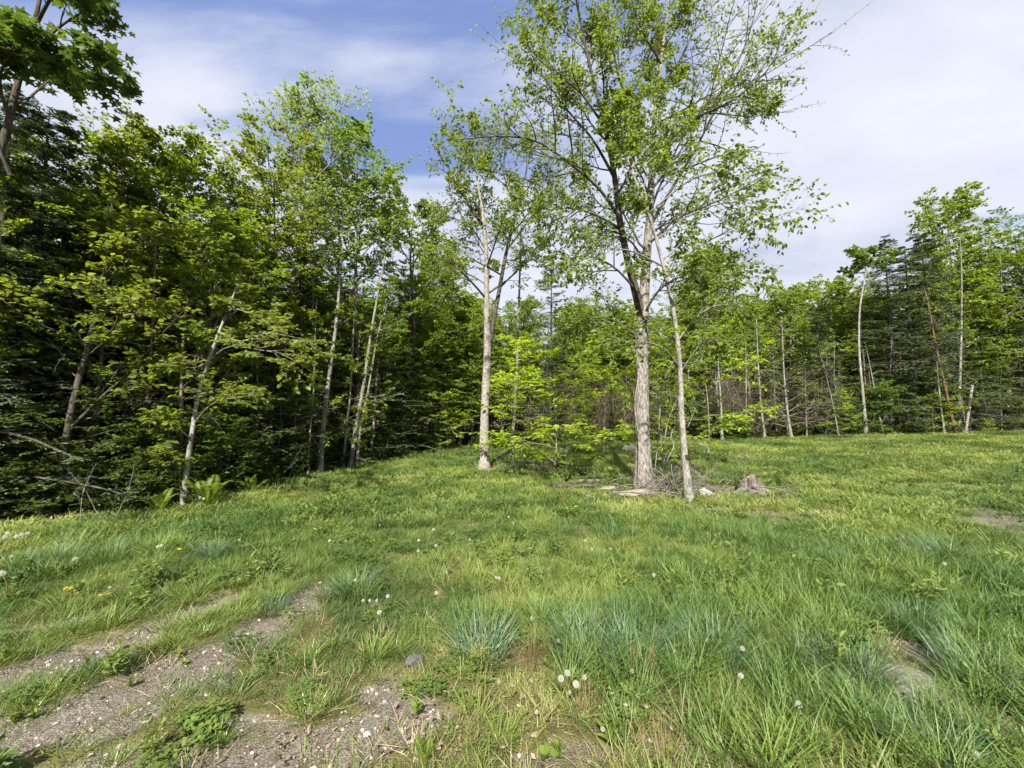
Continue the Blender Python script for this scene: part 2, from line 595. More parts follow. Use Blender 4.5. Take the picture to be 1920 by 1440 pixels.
B_DARK = bark_mat('dark_bark', (.030, .026, .020), (.10, .088, .068), patch=.58, patch_col=(.12, .125, .10))
B_GREY = bark_mat('grey_bark', (.10, .092, .078), (.26, .245, .21), patch=.60, patch_col=(.34, .34, .30))
B_BIRCH = bark_mat('flaky_birch_bark', (.12, .10, .085), (.42, .39, .35), scale=26, zs=.6, bump=.8, patch=.60, patch_col=(.16, .14, .12))
B_MAPLE = bark_mat('ridged_maple_bark', (.065, .054, .045), (.36, .33, .29), scale=22, zs=.35, bump=1.0, patch=.62, patch_col=(.40, .38, .34))
B_PALE = bark_mat('smooth_pale_bark', (.11, .105, .09), (.31, .295, .26), scale=8, zs=.5, bump=.25, patch=.62, patch_col=(.30, .31, .26))
B_TWIG = bark_mat('dead_twig_bark', (.09, .075, .06), (.22, .19, .16), scale=30, bump=.2)
B_RED = bark_mat('reddish_dead_bark', (.07, .042, .030), (.18, .115, .085), scale=20, bump=.3)
B_WOOD = bark_mat('weathered_wood', (.065, .056, .046), (.24, .21, .175), scale=30, zs=.15, bump=.5)


def ground_mat():
    m, t = new_mat('soil_and_turf')
    tc = t.n('ShaderNodeTexCoord')
    V = tc.outputs['Object']
    ab = t.n('ShaderNodeAttribute', attribute_name='bare')
    al = t.n('ShaderNodeAttribute', attribute_name='litter')
    fine = t.n('ShaderNodeTexNoise', {'Vector': V, 'Scale': 55.0, 'Detail': 8.0, 'Roughness': .75})
    med = t.n('ShaderNodeTexNoise', {'Vector': V, 'Scale': 4.5, 'Detail': 6.0, 'Roughness': .6})
    big = t.n('ShaderNodeTexNoise', {'Vector': V, 'Scale': .5, 'Detail': 4.0})
    vor = t.n('ShaderNodeTexVoronoi', {'Vector': V, 'Scale': 95.0})
    vor2 = t.n('ShaderNodeTexVoronoi', {'Vector': V, 'Scale': 38.0})
    grav = t.ramp(fine.outputs[0], [(.30, (.042, .036, .028)), (.5, (.115, .098, .077)), (.70, (.23, .20, .165))])
    stone = t.ramp(vor.outputs['Color'], [(.15, (.065, .055, .045)), (.6, (.17, .148, .12)), (.95, (.36, .33, .28))])
    grav = t.mixc(.5, grav, stone)
    grav = t.mixc(t.math('MULTIPLY', t.n('ShaderNodeMapRange', {'Value': med.outputs[0], 'From Min': .5, 'From Max': .62}).outputs[0], .55), grav, (.085, .085, .03))
    turf = t.ramp(t.math('ADD', t.math('MULTIPLY', med.outputs[0], .6), t.math('MULTIPLY', fine.outputs[0], .4)),
                  [(.34, (.045, .045, .016)), (.52, (.10, .095, .035)), (.66, (.17, .145, .07))])
    lit = t.ramp(t.math('ADD', t.math('MULTIPLY', fine.outputs[0], .6), t.math('MULTIPLY', vor2.outputs['Distance'], .5)),
                 [(.3, (.028, .020, .013)), (.5, (.075, .055, .036)), (.7, (.17, .13, .09))])
    bm = t.n('ShaderNodeMapRange', {'Value': t.math('ADD', ab.outputs['Fac'], t.math('MULTIPLY_ADD', med.outputs[0], .6, -.3)), 'From Min': .2, 'From Max': .6})
    c = t.mixc(bm.outputs[0], turf, grav)
    c = t.mixc(al.outputs['Fac'], c, lit)
    hh = t.math('ADD', fine.outputs[0], t.math('MULTIPLY', vor.outputs['Distance'], .8))
    b = t.n('ShaderNodeBump', {'Height': hh, 'Strength': .9, 'Distance': .012})
    p = t.n('ShaderNodeBsdfPrincipled', {'Base Color': c, 'Roughness': .95, 'Specular IOR Level': .12, 'Normal': b.outputs[0]})
    t.n('ShaderNodeOutputMaterial', {'Surface': p.outputs[0]})
    return m


def rock_mat(name, a, b_, sc_=6, moss=None):
    m, t = new_mat(name)
    tc = t.n('ShaderNodeTexCoord')
    V = tc.outputs['Object']
    n = t.n('ShaderNodeTexNoise', {'Vector': V, 'Scale': sc_, 'Detail': 9.0, 'Roughness': .7})
    n2 = t.n('ShaderNodeTexNoise', {'Vector': V, 'Scale': sc_ * 6, 'Detail': 4.0, 'Roughness': .7})
    c = t.ramp(t.math('ADD', t.math('MULTIPLY', n.outputs[0], .65), t.math('MULTIPLY', n2.outputs[0], .35)), [(.35, a), (.62, b_)])
    if moss:
        mm = t.n('ShaderNodeMapRange', {'Value': n.outputs[0], 'From Min': .52, 'From Max': .6})
        c = t.mixc(mm.outputs[0], c, moss)
    bp = t.n('ShaderNodeBump', {'Height': t.math('ADD', n.outputs[0], t.math('MULTIPLY', n2.outputs[0], .4)), 'Strength': .7, 'Distance': .03})
    p = t.n('ShaderNodeBsdfPrincipled', {'Base Color': c, 'Roughness': .85, 'Specular IOR Level': .25, 'Normal': bp.outputs[0]})
    t.n('ShaderNodeOutputMaterial', {'Surface': p.outputs[0]})
    return m


def plain_mat(name, c, rough=.7, trans=0, spec=.3):
    m, t = new_mat(name)
    tc = t.n('ShaderNodeTexCoord')
    n = t.n('ShaderNodeTexNoise', {'Vector': tc.outputs['Object'], 'Scale': 60.0, 'Detail': 3.0})
    col = t.mixc(n.outputs[0], tuple(v * .75 for v in c), tuple(min(1, v * 1.2) for v in c))
    p = t.n('ShaderNodeBsdfPrincipled', {'Base Color': col, 'Roughness': rough, 'Specular IOR Level': spec})
    o = p.outputs[0]
    if trans:
        tr = t.n('ShaderNodeBsdfTranslucent', {'Color': col})
        o = t.n('ShaderNodeMixShader', {0: trans, 1: p.outputs[0], 2: tr.outputs[0]}).outputs[0]
    t.n('ShaderNodeOutputMaterial', {'Surface': o})
    return m


# ------------------------------------------------------------------ the ground
def build_ground():
    n = 430
    u = np.linspace(-1, 1, n)
    a = 6.2
    gx = 130 * np.sinh(a * u) / math.sinh(a)
    v = np.linspace(-1, 1, n)
    gy = 2.6 + 130 * np.sinh(a * v) / math.sinh(a)
    X, Y = np.meshgrid(gx, gy)
    Z = hgt(X, Y)
    V = np.stack([X, Y, Z], -1).reshape(-1, 3)
    i = np.arange(n - 1)[:, None] * n + np.arange(n - 1)[None]
    F = np.stack([i, i + 1, i + n + 1, i + n], -1).reshape(-1, 4)
    me = make_mesh('ground', V, [F], [ground_mat()], smooth=True)
    for nm, f in (('bare', bare), ('litter', litter)):
        at = me.attributes.new(nm, 'FLOAT', 'POINT')
        at.data.foreach_set('value', f(X, Y).ravel().astype(np.float32))
    o = obj('ground', me)
    o['kind'] = 'structure'


build_ground()


# ------------------------------------------------------------------ ground cover (countless: kind stuff)
def scatter(name, pts, rot_z, scale, hue, variants, mat, tilt=.15, rng=RNG):
    """geometry-nodes object that instances tuft meshes on its points"""
    me = bpy.data.meshes.new(name)
    me.vertices.add(len(pts))
    me.vertices.foreach_set('co', np.asarray(pts, np.float32).ravel())
    a = me.attributes.new('rot', 'FLOAT_VECTOR', 'POINT')
    rv = np.stack([rng.normal(size=len(pts)) * tilt, rng.normal(size=len(pts)) * tilt, rot_z], -1)
    a.data.foreach_set('vector', rv.astype(np.float32).ravel())
    a = me.attributes.new('scl', 'FLOAT_VECTOR', 'POINT')
    sv = np.asarray(scale, np.float32)
    if sv.ndim == 1: sv = np.repeat(sv[:, None], 3, 1)
    a.data.foreach_set('vector', sv.ravel())
    a = me.attributes.new('hue', 'FLOAT', 'POINT')
    a.data.foreach_set('value', np.asarray(hue, np.float32))
    a = me.attributes.new('pick', 'INT', 'POINT')
    a.data.foreach_set('value', rng.integers(0, len(variants), len(pts)).astype(np.int32))
    o = obj(name, me)
    o['kind'] = 'stuff'
    ng = bpy.data.node_groups.new(name + '_nodes', 'GeometryNodeTree')
    ng.interface.new_socket('Geometry', in_out='INPUT', socket_type='NodeSocketGeometry')
    ng.interface.new_socket('Geometry', in_out='OUTPUT', socket_type='NodeSocketGeometry')
    N = ng.nodes
    gi = N.new('NodeGroupInput'); go = N.new('NodeGroupOutput')
    m2p = N.new('GeometryNodeMeshToPoints')
    ng.links.new(gi.outputs[0], m2p.inputs[0])
    j = N.new('GeometryNodeJoinGeometry')
    for k, vm in enumerate(variants):
        so = bpy.data.objects.new(name + '_tuft', vm)
        oi = N.new('GeometryNodeObjectInfo')
        oi.inputs['Object'].default_value = so
        oi.inputs['As Instance'].default_value = True
        ng.links.new(oi.outputs['Geometry'], j.inputs[0])
    iop = N.new('GeometryNodeInstanceOnPoints')
    ng.links.new(m2p.outputs[0], iop.inputs['Points'])
    ng.links.new(j.outputs[0], iop.inputs['Instance'])
    iop.inputs['Pick Instance'].default_value = True

    def attr(nm, ty):
        x = N.new('GeometryNodeInputNamedAttribute')
        x.data_type = ty
        x.inputs['Name'].default_value = nm
        return x.outputs['Attribute']
    ng.links.new(attr('pick', 'INT'), iop.inputs['Instance Index'])
    e = N.new('FunctionNodeEulerToRotation')
    ng.links.new(attr('rot', 'FLOAT_VECTOR'), e.inputs[0])
    ng.links.new(e.outputs[0], iop.inputs['Rotation'])
    ng.links.new(attr('scl', 'FLOAT_VECTOR'), iop.inputs['Scale'])
    ng.links.new(iop.outputs[0], go.inputs[0])
    md = o.modifiers.new('scatter', 'NODES')
    md.node_group = ng
    return o


def tuft(name, mat, n, rad, h0, h1, wd, lean, bend, rng, segs=3, base_spread=1.0):
    """n grass blades growing from a small disc"""
    ang = rng.random(n) * 2 * PI
    rr = rad * np.sqrt(rng.random(n))
    base = np.stack([np.cos(ang) * rr, np.sin(ang) * rr, np.full(n, -.012)], -1)
    la = ang + rng.normal(size=n) * .9
    out = np.stack([np.cos(la), np.sin(la), np.zeros(n)], -1)
    H = rng.uniform(h0, h1, n)
    ln = np.abs(rng.normal(size=n) * lean) + .08 + lean * .6 * rr / max(rad, 1e-6)
    d = norm(out * ln[:, None] + np.array([0, 0, 1.]))
    p = base.copy()
    wv = np.stack([-np.sin(la), np.cos(la), np.zeros(n)], -1) + rng.normal(size=(n, 3)) * .3
    wv = norm(wv)
    W = wd * rng.uniform(.6, 1.3, n)
    rows = []
    for k in range(segs + 1):
        f = k / segs
        ww = (W * (1 - f ** 2.2) * (.55 + .45 * min(1, f * 3)))[:, None]
        if k < segs:
            rows.append(p + wv * ww * .5); rows.append(p - wv * ww * .5)
        else:
            rows.append(p)
        d = norm(d + out * bend / segs * rng.uniform(.3, 1.6, (n, 1)) + np.array([0, 0, -.12 * bend]) * f)
        p = p + d * (H / segs)[:, None]
    V = np.stack(rows, 1).reshape(-1, 3)
    m = 2 * segs + 1
    o = np.arange(n)[:, None] * m
    g = Geo()
    F4 = [o + [2 * k, 2 * k + 1, 2 * k + 3, 2 * k + 2] for k in range(segs - 1)]
    rn = rng.random(n)
    g.add(V, np.concatenate(F4) if F4 else np.zeros((0, 4)), np.tile(rn, len(F4)))
    F3 = o + [2 * segs - 2, 2 * segs - 1, 2 * segs]
    if F4:
        g.F3.append(F3); g.r3.append(rn)
    else:
        g.add(V, F3, rn)
    return g.mesh(name, mat)


def clover_mesh(name, mat, n, rad, h, L, rng):
    """little broad leaves on short stalks, three or more to a stalk"""
    g = Geo()
    ang = rng.random(n) * 2 * PI; rr = rad * np.sqrt(rng.random(n))
    top = np.stack([np.cos(ang) * rr, np.sin(ang) * rr, h * rng.uniform(.4, 1.1, n)], -1)
    base = top * [.5, .5, 0]
    for k in range(3):
        a = ang + k * 2.09 + rng.normal(size=n) * .2
        d = np.stack([np.cos(a), np.sin(a), rng.uniform(-.1, .45, n)], -1)
        wv = norm(np.cross(d, [0, 0, 1.]))
        s = (L * rng.uniform(.6, 1.3, n))[:, None]
        V = np.stack([top, top + d * s * .55 + wv * s * .36, top + d * s, top + d * s * .55 - wv * s * .36], 1).reshape(-1, 3)
        o = np.arange(n)[:, None] * 4
        g.add(V, o + [0, 1, 2, 3], rng.random(n))
    wv = np.array([.0015, 0, 0])
    V = np.stack([base - wv, base + wv, top], 1).reshape(-1, 3)
    g.add(V, np.arange(n)[:, None] * 3 + [0, 1, 2], rng.random(n))
    return g.mesh(name, mat)


GR_STOPS = [(0, (.054, .102, .024)), (.25, (.090, .143, .034)), (.5, (.138, .190, .046)), (.75, (.178, .225, .052)), (1, (.225, .255, .075))]
M_GRASS = leaf_mat('grass_blade', GR_STOPS, trans=.35, rough=.5, spec=.25, inst=True, attr='hue', tint=1.35)
M_TALL = leaf_mat('tall_grass_blade', [(0, (.060, .115, .028)), (.5, (.096, .162, .036)), (1, (.145, .21, .040))], trans=.30, rough=.48, spec=.3, inst=True, attr='hue', tint=1.3)
M_DRY = leaf_mat('dry_grass', [(0, (.16, .12, .065)), (.5, (.28, .22, .12)), (1, (.42, .36, .22))], trans=.25, inst=True, attr='hue', tint=1.1)
M_CLOVER = leaf_mat('clover_leaf', [(0, (.055, .105, .026)), (.5, (.095, .150, .032)), (1, (.155, .205, .042))], trans=.35, inst=True, attr='hue', tint=1.3)
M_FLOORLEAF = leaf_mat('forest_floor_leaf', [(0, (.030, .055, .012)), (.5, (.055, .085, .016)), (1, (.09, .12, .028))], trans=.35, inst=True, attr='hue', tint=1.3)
M_LITTER = leaf_mat('leaf_litter', [(0, (.06, .038, .022)), (.5, (.14, .095, .06)), (1, (.30, .235, .17))], trans=.1, inst=True, attr='hue', tint=1.0)

rg = np.random.default_rng(5)
T_SHORT = [tuft('short_tuft', M_GRASS, 42, .085, .045, .13, .0042, .5, .9, rg, 2) for _ in range(5)]
T_MEAD = [tuft('meadow_tuft', M_GRASS, 40, .07, .10, .24, .0055, .45, 1.0, rg, 3) for _ in range(5)]
T_TALL = [tuft('tall_tuft', M_TALL, 42, .07, .20, .38, .0068, .30, .75, rg, 4) for _ in range(5)]
T_DRY = [tuft('dry_tuft', M_DRY, 22, .08, .04, .15, .003, .9, 1.3, rg, 3) for _ in range(3)]
T_CLO = [clover_mesh('clover_patch', M_CLOVER, 26, .10, .07, .026, rg) for _ in range(3)]
T_FAR = [tuft('field_tuft', M_GRASS, 44, .20, .06, .15, .014, .6, 1.0, rg, 2) for _ in range(4)]


def ring_points(r0, r1, dens, rng, th0=-1.02, th1=1.02):
    area = (r1 ** 2 - r0 ** 2) * (th1 - th0) / 2
    n = int(area * dens)
    r = np.sqrt(rng.uniform(r0 ** 2, r1 ** 2, n)); th = rng.uniform(th0, th1, n)
    return r * np.sin(th), r * np.cos(th)


def cover(name, x, y, keep, sc0, sc1, hue, variants, mat, tilt=.15, dz=0.0):
    x = x[keep]; y = y[keep]
    h = hue[keep] if hasattr(hue, '__len__') else np.full(len(x), hue)
    pts = np.stack([x, y, hgt(x, y) + dz], -1)
    s = rg.uniform(sc0, sc1, len(x)) * (1 if not hasattr(cover, 'mul') or cover.mul is None else cover.mul[keep])
    return scatter(name, pts, rg.random(len(x)) * 6.28, s, h, variants, mat, tilt, rg)


cover.mul = None

# regions of long blue-green grass, in metres on the ground
TALLR = [(G((1010, 1190), (1100, 1180), (1200, 1200)), .22), (G((1180, 1290), (1250, 1240)), .3),
         (G((1500, 1330), (1560, 1220), (1600, 1130)), .28), (G((1400, 1400), (1600, 1420)), .25),
         (G((1850, 1250), (1900, 1350), (1880, 1430)), .35), (G((1780, 1150), (1900, 1180)), .35),
         (G((870, 1200), (930, 1180)), .16), (G((640, 1120), (700, 1110)), .15),
         (G((1300, 1200), (1420, 1150), (1500, 1110)), .35), (G((500, 1140), (540, 1130)), .08),
         (G((1640, 1075), (1760, 1070)), .3), (G((90, 1065), (250, 1045)), .3),
         (G((1350, 1010), (1500, 1040)), .5)]


def tallness(x, y):
    m = np.zeros(np.shape(x))
    nz = fbm(x * 2.2, y * 2.2, 77, 3) - .5
    for pts, wd in TALLR:
        m = np.maximum(m, 1 - sstep(wd * .6, wd * 1.5, seg_dist(x, y, pts) + nz * wd * 1.6))
    return m


def patch_hue(x, y):
    return np.clip(0.50 + 1.5 * (fbm(x * .55, y * .55, 61, 3) - .5) + 1.0 * (fbm(x * 2.3, y * 2.3, 67, 2) - .5) + rg.normal(size=np.shape(x)) * .09, 0, 1)


# near: dense
x, y = ring_points(1.35, 6.5, 330, rg)
b = bare(x, y); L_ = litter(x, y); cl = fbm(x * 5, y * 5, 71, 2)
front = sstep(2.0, 3.2, y)                         # the trodden, thinner turf right at the front
p = (1 - b) ** 1.5 * (1 - .8 * L_) * (.30 + .70 * front) * sstep(.30, .56, cl) + .03
cover('short_grass', x, y, rg.random(len(x)) < p, .6, 1.25, patch_hue(x, y), T_SHORT, M_GRASS)
x, y = ring_points(1.5, 9, 85, rg)
b = bare(x, y); tl = tallness(x, y); cl = fbm(x * 1.6, y * 1.6, 73, 3)
p = (1 - b) ** 2 * (1 - litter(x, y)) * (.25 + .75 * sstep(2.0, 3.2, y)) * (.10 + .9 * sstep(.45, .66, cl)) + .15 * tl
cover('meadow_grass', x, y, rg.random(len(x)) < p, .6, 1.15, patch_hue(x, y) - .06, T_MEAD, M_GRASS)
x, y = ring_points(1.5, 10, 75, rg)
tl = tallness(x, y)
right = sstep(.3, 1.6, x) * sstep(1.2, 2.0, y) * (1 - sstep(4.5, 6.5, y)) * sstep(.40, .60, fbm(x * 1.7, y * 1.7, 79, 3)) * .6
p = np.maximum(tl, right) * (1 - bare(x, y)) ** 2
cover('tall_grass', x, y, rg.random(len(x)) < p, .55, .95, np.clip(.45 + (fbm(x * 1.3, y * 1.3, 83, 2) - .5) * 1.6, 0, 1), T_TALL, M_TALL, .12)
# middle distance and the far field
x, y = ring_points(6.0, 16, 120, rg)
p = (1 - bare(x, y)) * (1 - .9 * litter(x, y)) * sstep(.22, .46, fbm(x * 2.5, y * 2.5, 91, 2))
cover('field_grass', x, y, rg.random(len(x)) < p, .6, 1.3, patch_hue(x, y), T_FAR, M_GRASS)
x, y = ring_points(15.5, 42, 34, rg, -.5, 1.02)
p = (1 - bare(x, y)) * (1 - .92 * litter(x, y)) * sstep(.2, .45, fbm(x * 1.4, y * 1.4, 93, 2)) * (forest_depth(x, y) < 3)
cover('distant_field_grass', x, y, rg.random(len(x)) < p, .9, 1.7, patch_hue(x, y), T_FAR, M_GRASS)
# dry stems, clover and small weeds
x, y = ring_points(1.35, 9, 62, rg)
p = .25 + 1.6 * (1 - sstep(2.2, 3.4, y)) * (1 - bare(x, y) * .6) + .4 * litter(x, y)
p *= sstep(.35, .6, fbm(x * 3, y * 3, 95, 2))
cover('dry_grass', x, y, rg.random(len(x)) < p, .6, 1.3, np.clip(rg.random(len(x)), 0, 1), T_DRY, M_DRY, .3)
x, y = ring_points(1.4, 11, 55, rg)
p = .7 * (1 - bare(x, y)) * sstep(.50, .72, fbm(x * 2.1, y * 2.1, 97, 3)) + .02
cover('clover', x, y, rg.random(len(x)) < p, .6, 1.25, np.clip(.5 + rg.normal(size=len(x)) * .25, 0, 1), T_CLO, M_CLOVER, .1)


# pebbles and leaf litter
def pebble_mesh(mat, seed):
    r = np.random.default_rng(seed)
    import bmesh
    bm = bmesh.new()
    bmesh.ops.create_icosphere(bm, subdivisions=1, radius=1)
    for v in bm.verts:
        v.co = v.co * r.uniform(.7, 1.15)
        v.co.z *= .6
    me = bpy.data.meshes.new('pebble')
    bm.to_mesh(me); bm.free()
    me.materials.append(mat)
    return me


def inst_rock_mat():
    m, t = new_mat('gravel_stone')
    a = t.n('ShaderNodeAttribute', attribute_name='hue', attribute_type='INSTANCER')
    c = t.ramp(a.outputs['Fac'], [(0, (.050, .043, .035)), (.5, (.15, .13, .105)), (.85, (.30, .27, .23)), (1, (.50, .47, .42))])
    p = t.n('ShaderNodeBsdfPrincipled', {'Base Color': c, 'Roughness': .85, 'Specular IOR Level': .25})
    t.n('ShaderNodeOutputMaterial', {'Surface': p.outputs[0]})
    return m


MG = inst_rock_mat()
PEB = [pebble_mesh(MG, s) for s in range(4)]
x, y = ring_points(1.3, 6, 2300, rg)
p = bare(x, y) ** 2 * (.35 + .65 * sstep(.4, .6, fbm(x * 6, y * 6, 15, 2))) + .01
k = rg.random(len(x)) < p
x = x[k]; y = y[k]
s = .003 + .010 * rg.random(len(x)) ** 4 + .014 * (rg.random(len(x)) < .02)
scatter('gravel', np.stack([x, y, hgt(x, y) + s * .15], -1), rg.random(len(x)) * 6.28, s, rg.random(len(x)) ** 1.2, PEB, MG, .4, rg)


def litter_leaf(mat, seed):
    r = np.random.default_rng(seed)
    g = Geo()
    for i in range(9):
        c = np.array([r.normal() * .09, r.normal() * .09, .008 + .012 * r.random()])
        a = r.random() * 6.28
        d = np.array([math.cos(a), math.sin(a), r.normal() * .3]); wv = norm(np.cross(d, [0, 0, 1.])) + np.array([0, 0, r.normal() * .35])
        L = r.uniform(.012, .034)
        g.add([c, c + d * L * .5 + wv * L * .33, c + d * L + [0, 0, L * .2 * r.normal()], c + d * L * .5 - wv * L * .33], [[0, 1, 2], [0, 2, 3]], r.random())
    return g.mesh('litter_leaves', mat)


LL = [litter_leaf(M_LITTER, s) for s in range(4)]
x, y = ring_points(1.4, 22, 26, rg, -1.1, 1.05)
k = rg.random(len(x)) < litter(x, y) + .10 * (y < 2.6)
x1, y1 = ring_points(1.35, 2.7, 60, rg, -.5, .9)
k1 = rg.random(len(x1)) < sstep(.45, .65, fbm(x1 * 3, y1 * 3, 17, 2)) * .8
x = np.concatenate([x[k], x1[k1]]); y = np.concatenate([y[k], y1[k1]])
scatter('leaf_litter', np.stack([x, y, hgt(x, y)], -1), rg.random(len(x)) * 6.28, rg.uniform(.7, 1.4, len(x)), rg.random(len(x)), LL, M_LITTER, .1, rg)

# leafy weeds mixed into the turf
T_WEED = []
for s_ in range(4):
    r_ = np.random.default_rng(340 + s_)
    g_ = Geo()
    P_ = np.zeros((6, 4, 3)); a_ = r_.random(6) * 6.28
    hh_ = r_.uniform(.08, .24, 6)
    for k_ in range(4):
        f_ = k_ / 3
        P_[:, k_] = np.stack([np.cos(a_) * f_ * .06, np.sin(a_) * f_ * .06, hh_ * f_], -1)
    tubes(g_, P_, np.full((6, 4), .0018), 3)
    leaf_geo(g_, P_, np.full((6, 4), .003), 10, .05, .022, .1, .7, .05, r_, 'ovate')
    T_WEED.append(g_.mesh('weed_sprig', M_CLOVER))
x, y = ring_points(1.5, 20, 22, rg)
p = (1 - bare(x, y)) ** 4 * (sstep(.50, .68, fbm(x * 1.1 + 3, y * 1.1, 119, 3)) * (forest_depth(x, y) < 1) * (.3 + .7 * sstep(2.5, 4.5, y)) + .03)
cover('leafy_weeds', x, y, rg.random(len(x)) < p, .45, 1.15, np.clip(.68 + rg.normal(size=len(x)) * .28, 0, 1), T_WEED, M_CLOVER, .2)

# undergrowth along and inside the wood edge
T_UND = []
for s_ in range(4):
    r_ = np.random.default_rng(300 + s_)
    g_ = Geo()
    P_ = np.zeros((7, 4, 3)); a_ = r_.random(7) * 6.28
    hh_ = r_.uniform(.25, .6, 7)
    for k_ in range(4):
        f_ = k_ / 3
        P_[:, k_] = np.stack([np.cos(a_) * f_ * .22, np.sin(a_) * f_ * .22, hh_ * f_ * (1.2 - .3 * f_)], -1)
    tubes(g_, P_, np.full((7, 4), .003), 3)
    leaf_geo(g_, P_, np.full((7, 4), .003), 14, .075, .05, .2, 1.0, .25, r_)
    T_UND.append(g_.mesh('undergrowth_sprig', M_FLOORLEAF))
x, y = ring_points(6, 36, 6.5, rg, -1.2, 1.05)
fd = forest_depth(x, y)
p = sstep(-.7, .3, fd) * (1 - sstep(2.5, 7, fd)) * np.where(x < 0, 1.0, .75)
k = rg.random(len(x)) < p
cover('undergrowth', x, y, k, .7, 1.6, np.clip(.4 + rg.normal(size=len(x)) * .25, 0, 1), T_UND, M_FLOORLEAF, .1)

# ------------------------------------------------------------------ tree builders
def trunk_line(H, K, wob, lean, rng, curve=None):
    t = np.linspace(0, 1, K)
    P = np.zeros((K, 3))
    w1, w2 = rng.normal(size=2) * wob; p1, p2 = rng.random(2) * 6
    P[:, 0] = lean[0] * H * t + w1 * np.sin(t * 3.1 + p1) - w1 * math.sin(p1) + .35 * w2 * (np.sin(t * 9 + p2) - math.sin(p2))
    P[:, 1] = lean[1] * H * t + w2 * np.sin(t * 2.7 + p2) - w2 * math.sin(p2)
    P[:, 2] = -.15 + (H + .15) * t
    return P


def flare(K, r0, tip=.12, amt=.5, pw_=.9):
    t = np.linspace(0, 1, K)
    return r0 * ((1 - t) ** pw_ * (1 - tip) + tip + amt * np.exp(-t * 28))


def broadleaf(seed, H, r0, cb=.3, spread=.28, nb=26, nsub=7, ntw=4, nleaf=12, L=.10, W=.08, lm=None, bm=None, kind='kite',
              bang=.95, curve=.35, lean=(0, 0), wob=.12, shape='oval', droop=.15, flat=1.0, up0=1.0, twf=True, subflat=True, jit=.10):
    rng = np.random.default_rng(seed)
    wood = Geo(); lf = Geo()
    K = 16
    P = trunk_line(H, K, wob, lean, rng)[None]; R = flare(K, r0)[None]
    tubes(wood, P, R, 9, rough=.03, rng=rng)

    def env(s, pl):
        u = np.clip((s - cb) / (1 - cb), 0, 1)
        if shape == 'oval': f = .35 + .65 * np.sin(PI * (u * .80 + .12)) ** .8
        elif shape == 'top': f = .25 + .75 * np.sin(PI * (.15 + .6 * u))
        elif shape == 'fan': f = .5 + .5 * u
        else: f = 1.0 - .78 * u
        return spread * H * f
    B, BR = spawn(P, R, nb, cb, .985, bang, env, K=7, curve=curve, jit=jit, rng=rng, rr=.6)
    tubes(wood, B, BR, 5)
    Sb, SR = spawn(B, BR, nsub, .22, .97, .80, lambda s, pl: pl * (.52 - .30 * s), K=5, curve=.10, jit=.13, flat=subflat, rng=rng)
    tubes(wood, Sb, SR, 3)
    Tw, TR = spawn(Sb, SR, ntw, .15, .98, .75, lambda s, pl: .07 + pl * (.50 - .22 * s), K=3, curve=-.05, jit=.12, flat=twf, rng=rng, rmin=.0018)
    if twf: tubes(wood, Tw, TR, 3)
    leaf_geo(lf, Tw, TR, nleaf, L, W, droop, flat, .1, rng, kind, up0=up0)
    leaf_geo(lf, Sb[:, -3:], SR[:, -3:], max(3, nleaf // 2), L, W, droop, flat, .3, rng, kind, up0=up0)
    return [('trunk', wood.mesh('trunk', bm, smooth=True)), ('crown', lf.mesh('crown', lm))]


def conifer(seed, H, r0, cb=.08, base_r=.24, nb=80, ntw=15, nn=14, NL=.085, NW=.026, lm=None, bm=None, droop=-.25, ang=1.45, dead=14, lean=(0, 0), wob=.04, pw_=.85, ragged=.25, top_r=.03):
    rng = np.random.default_rng(seed)
    wood = Geo(); lf = Geo()
    K = 14
    P = trunk_line(H, K, wob, lean, rng)[None]; R = flare(K, r0, .06, .35)[None]
    tubes(wood, P, R, 8, rough=.03, rng=rng)

    def env(s, pl):
        u = np.clip((s - cb) / (1 - cb), 0, 1)
        return H * (top_r + (base_r - top_r) * (1 - u) ** pw_) * (1 + ragged * rng.normal(size=s.shape))
    B, BR = spawn(P, R, nb, cb, .995, ang, env, K=6, curve=droop, jit=.06, rng=rng, rr=.4, angsd=.14)
    tubes(wood, B, BR, 3)
    Tw, TR = spawn(B, BR, ntw, .12, .99, .85, lambda s, pl: .06 + pl * .42 * (1.05 - s), K=3, curve=-.12, jit=.08, flat=True, rng=rng, rmin=.0015, angsd=.12)
    needle_geo(lf, Tw, TR, nn, NL, NW, rng)
    needle_geo(lf, B[:, 1:], BR[:, 1:], nn, NL * .8, NW, rng)
    if dead:
        D, DR = spawn(P, R, dead, .03, max(cb + .12, .2), 1.45, lambda s, pl: H * .10 * np.ones_like(s), K=5, curve=-.2, jit=.14, rng=rng, rr=.25)
        tubes(wood, D, DR, 3)
        D2, D2R = spawn(D, DR, 6, .2, .95, .8, lambda s, pl: pl * .4, K=3, curve=-.1, jit=.2, rng=rng, rmin=.0018)
        tubes(wood, D2, D2R, 3)
    return [('trunk', wood.mesh('trunk', bm, smooth=True)), ('crown', lf.mesh('crown', lm))]


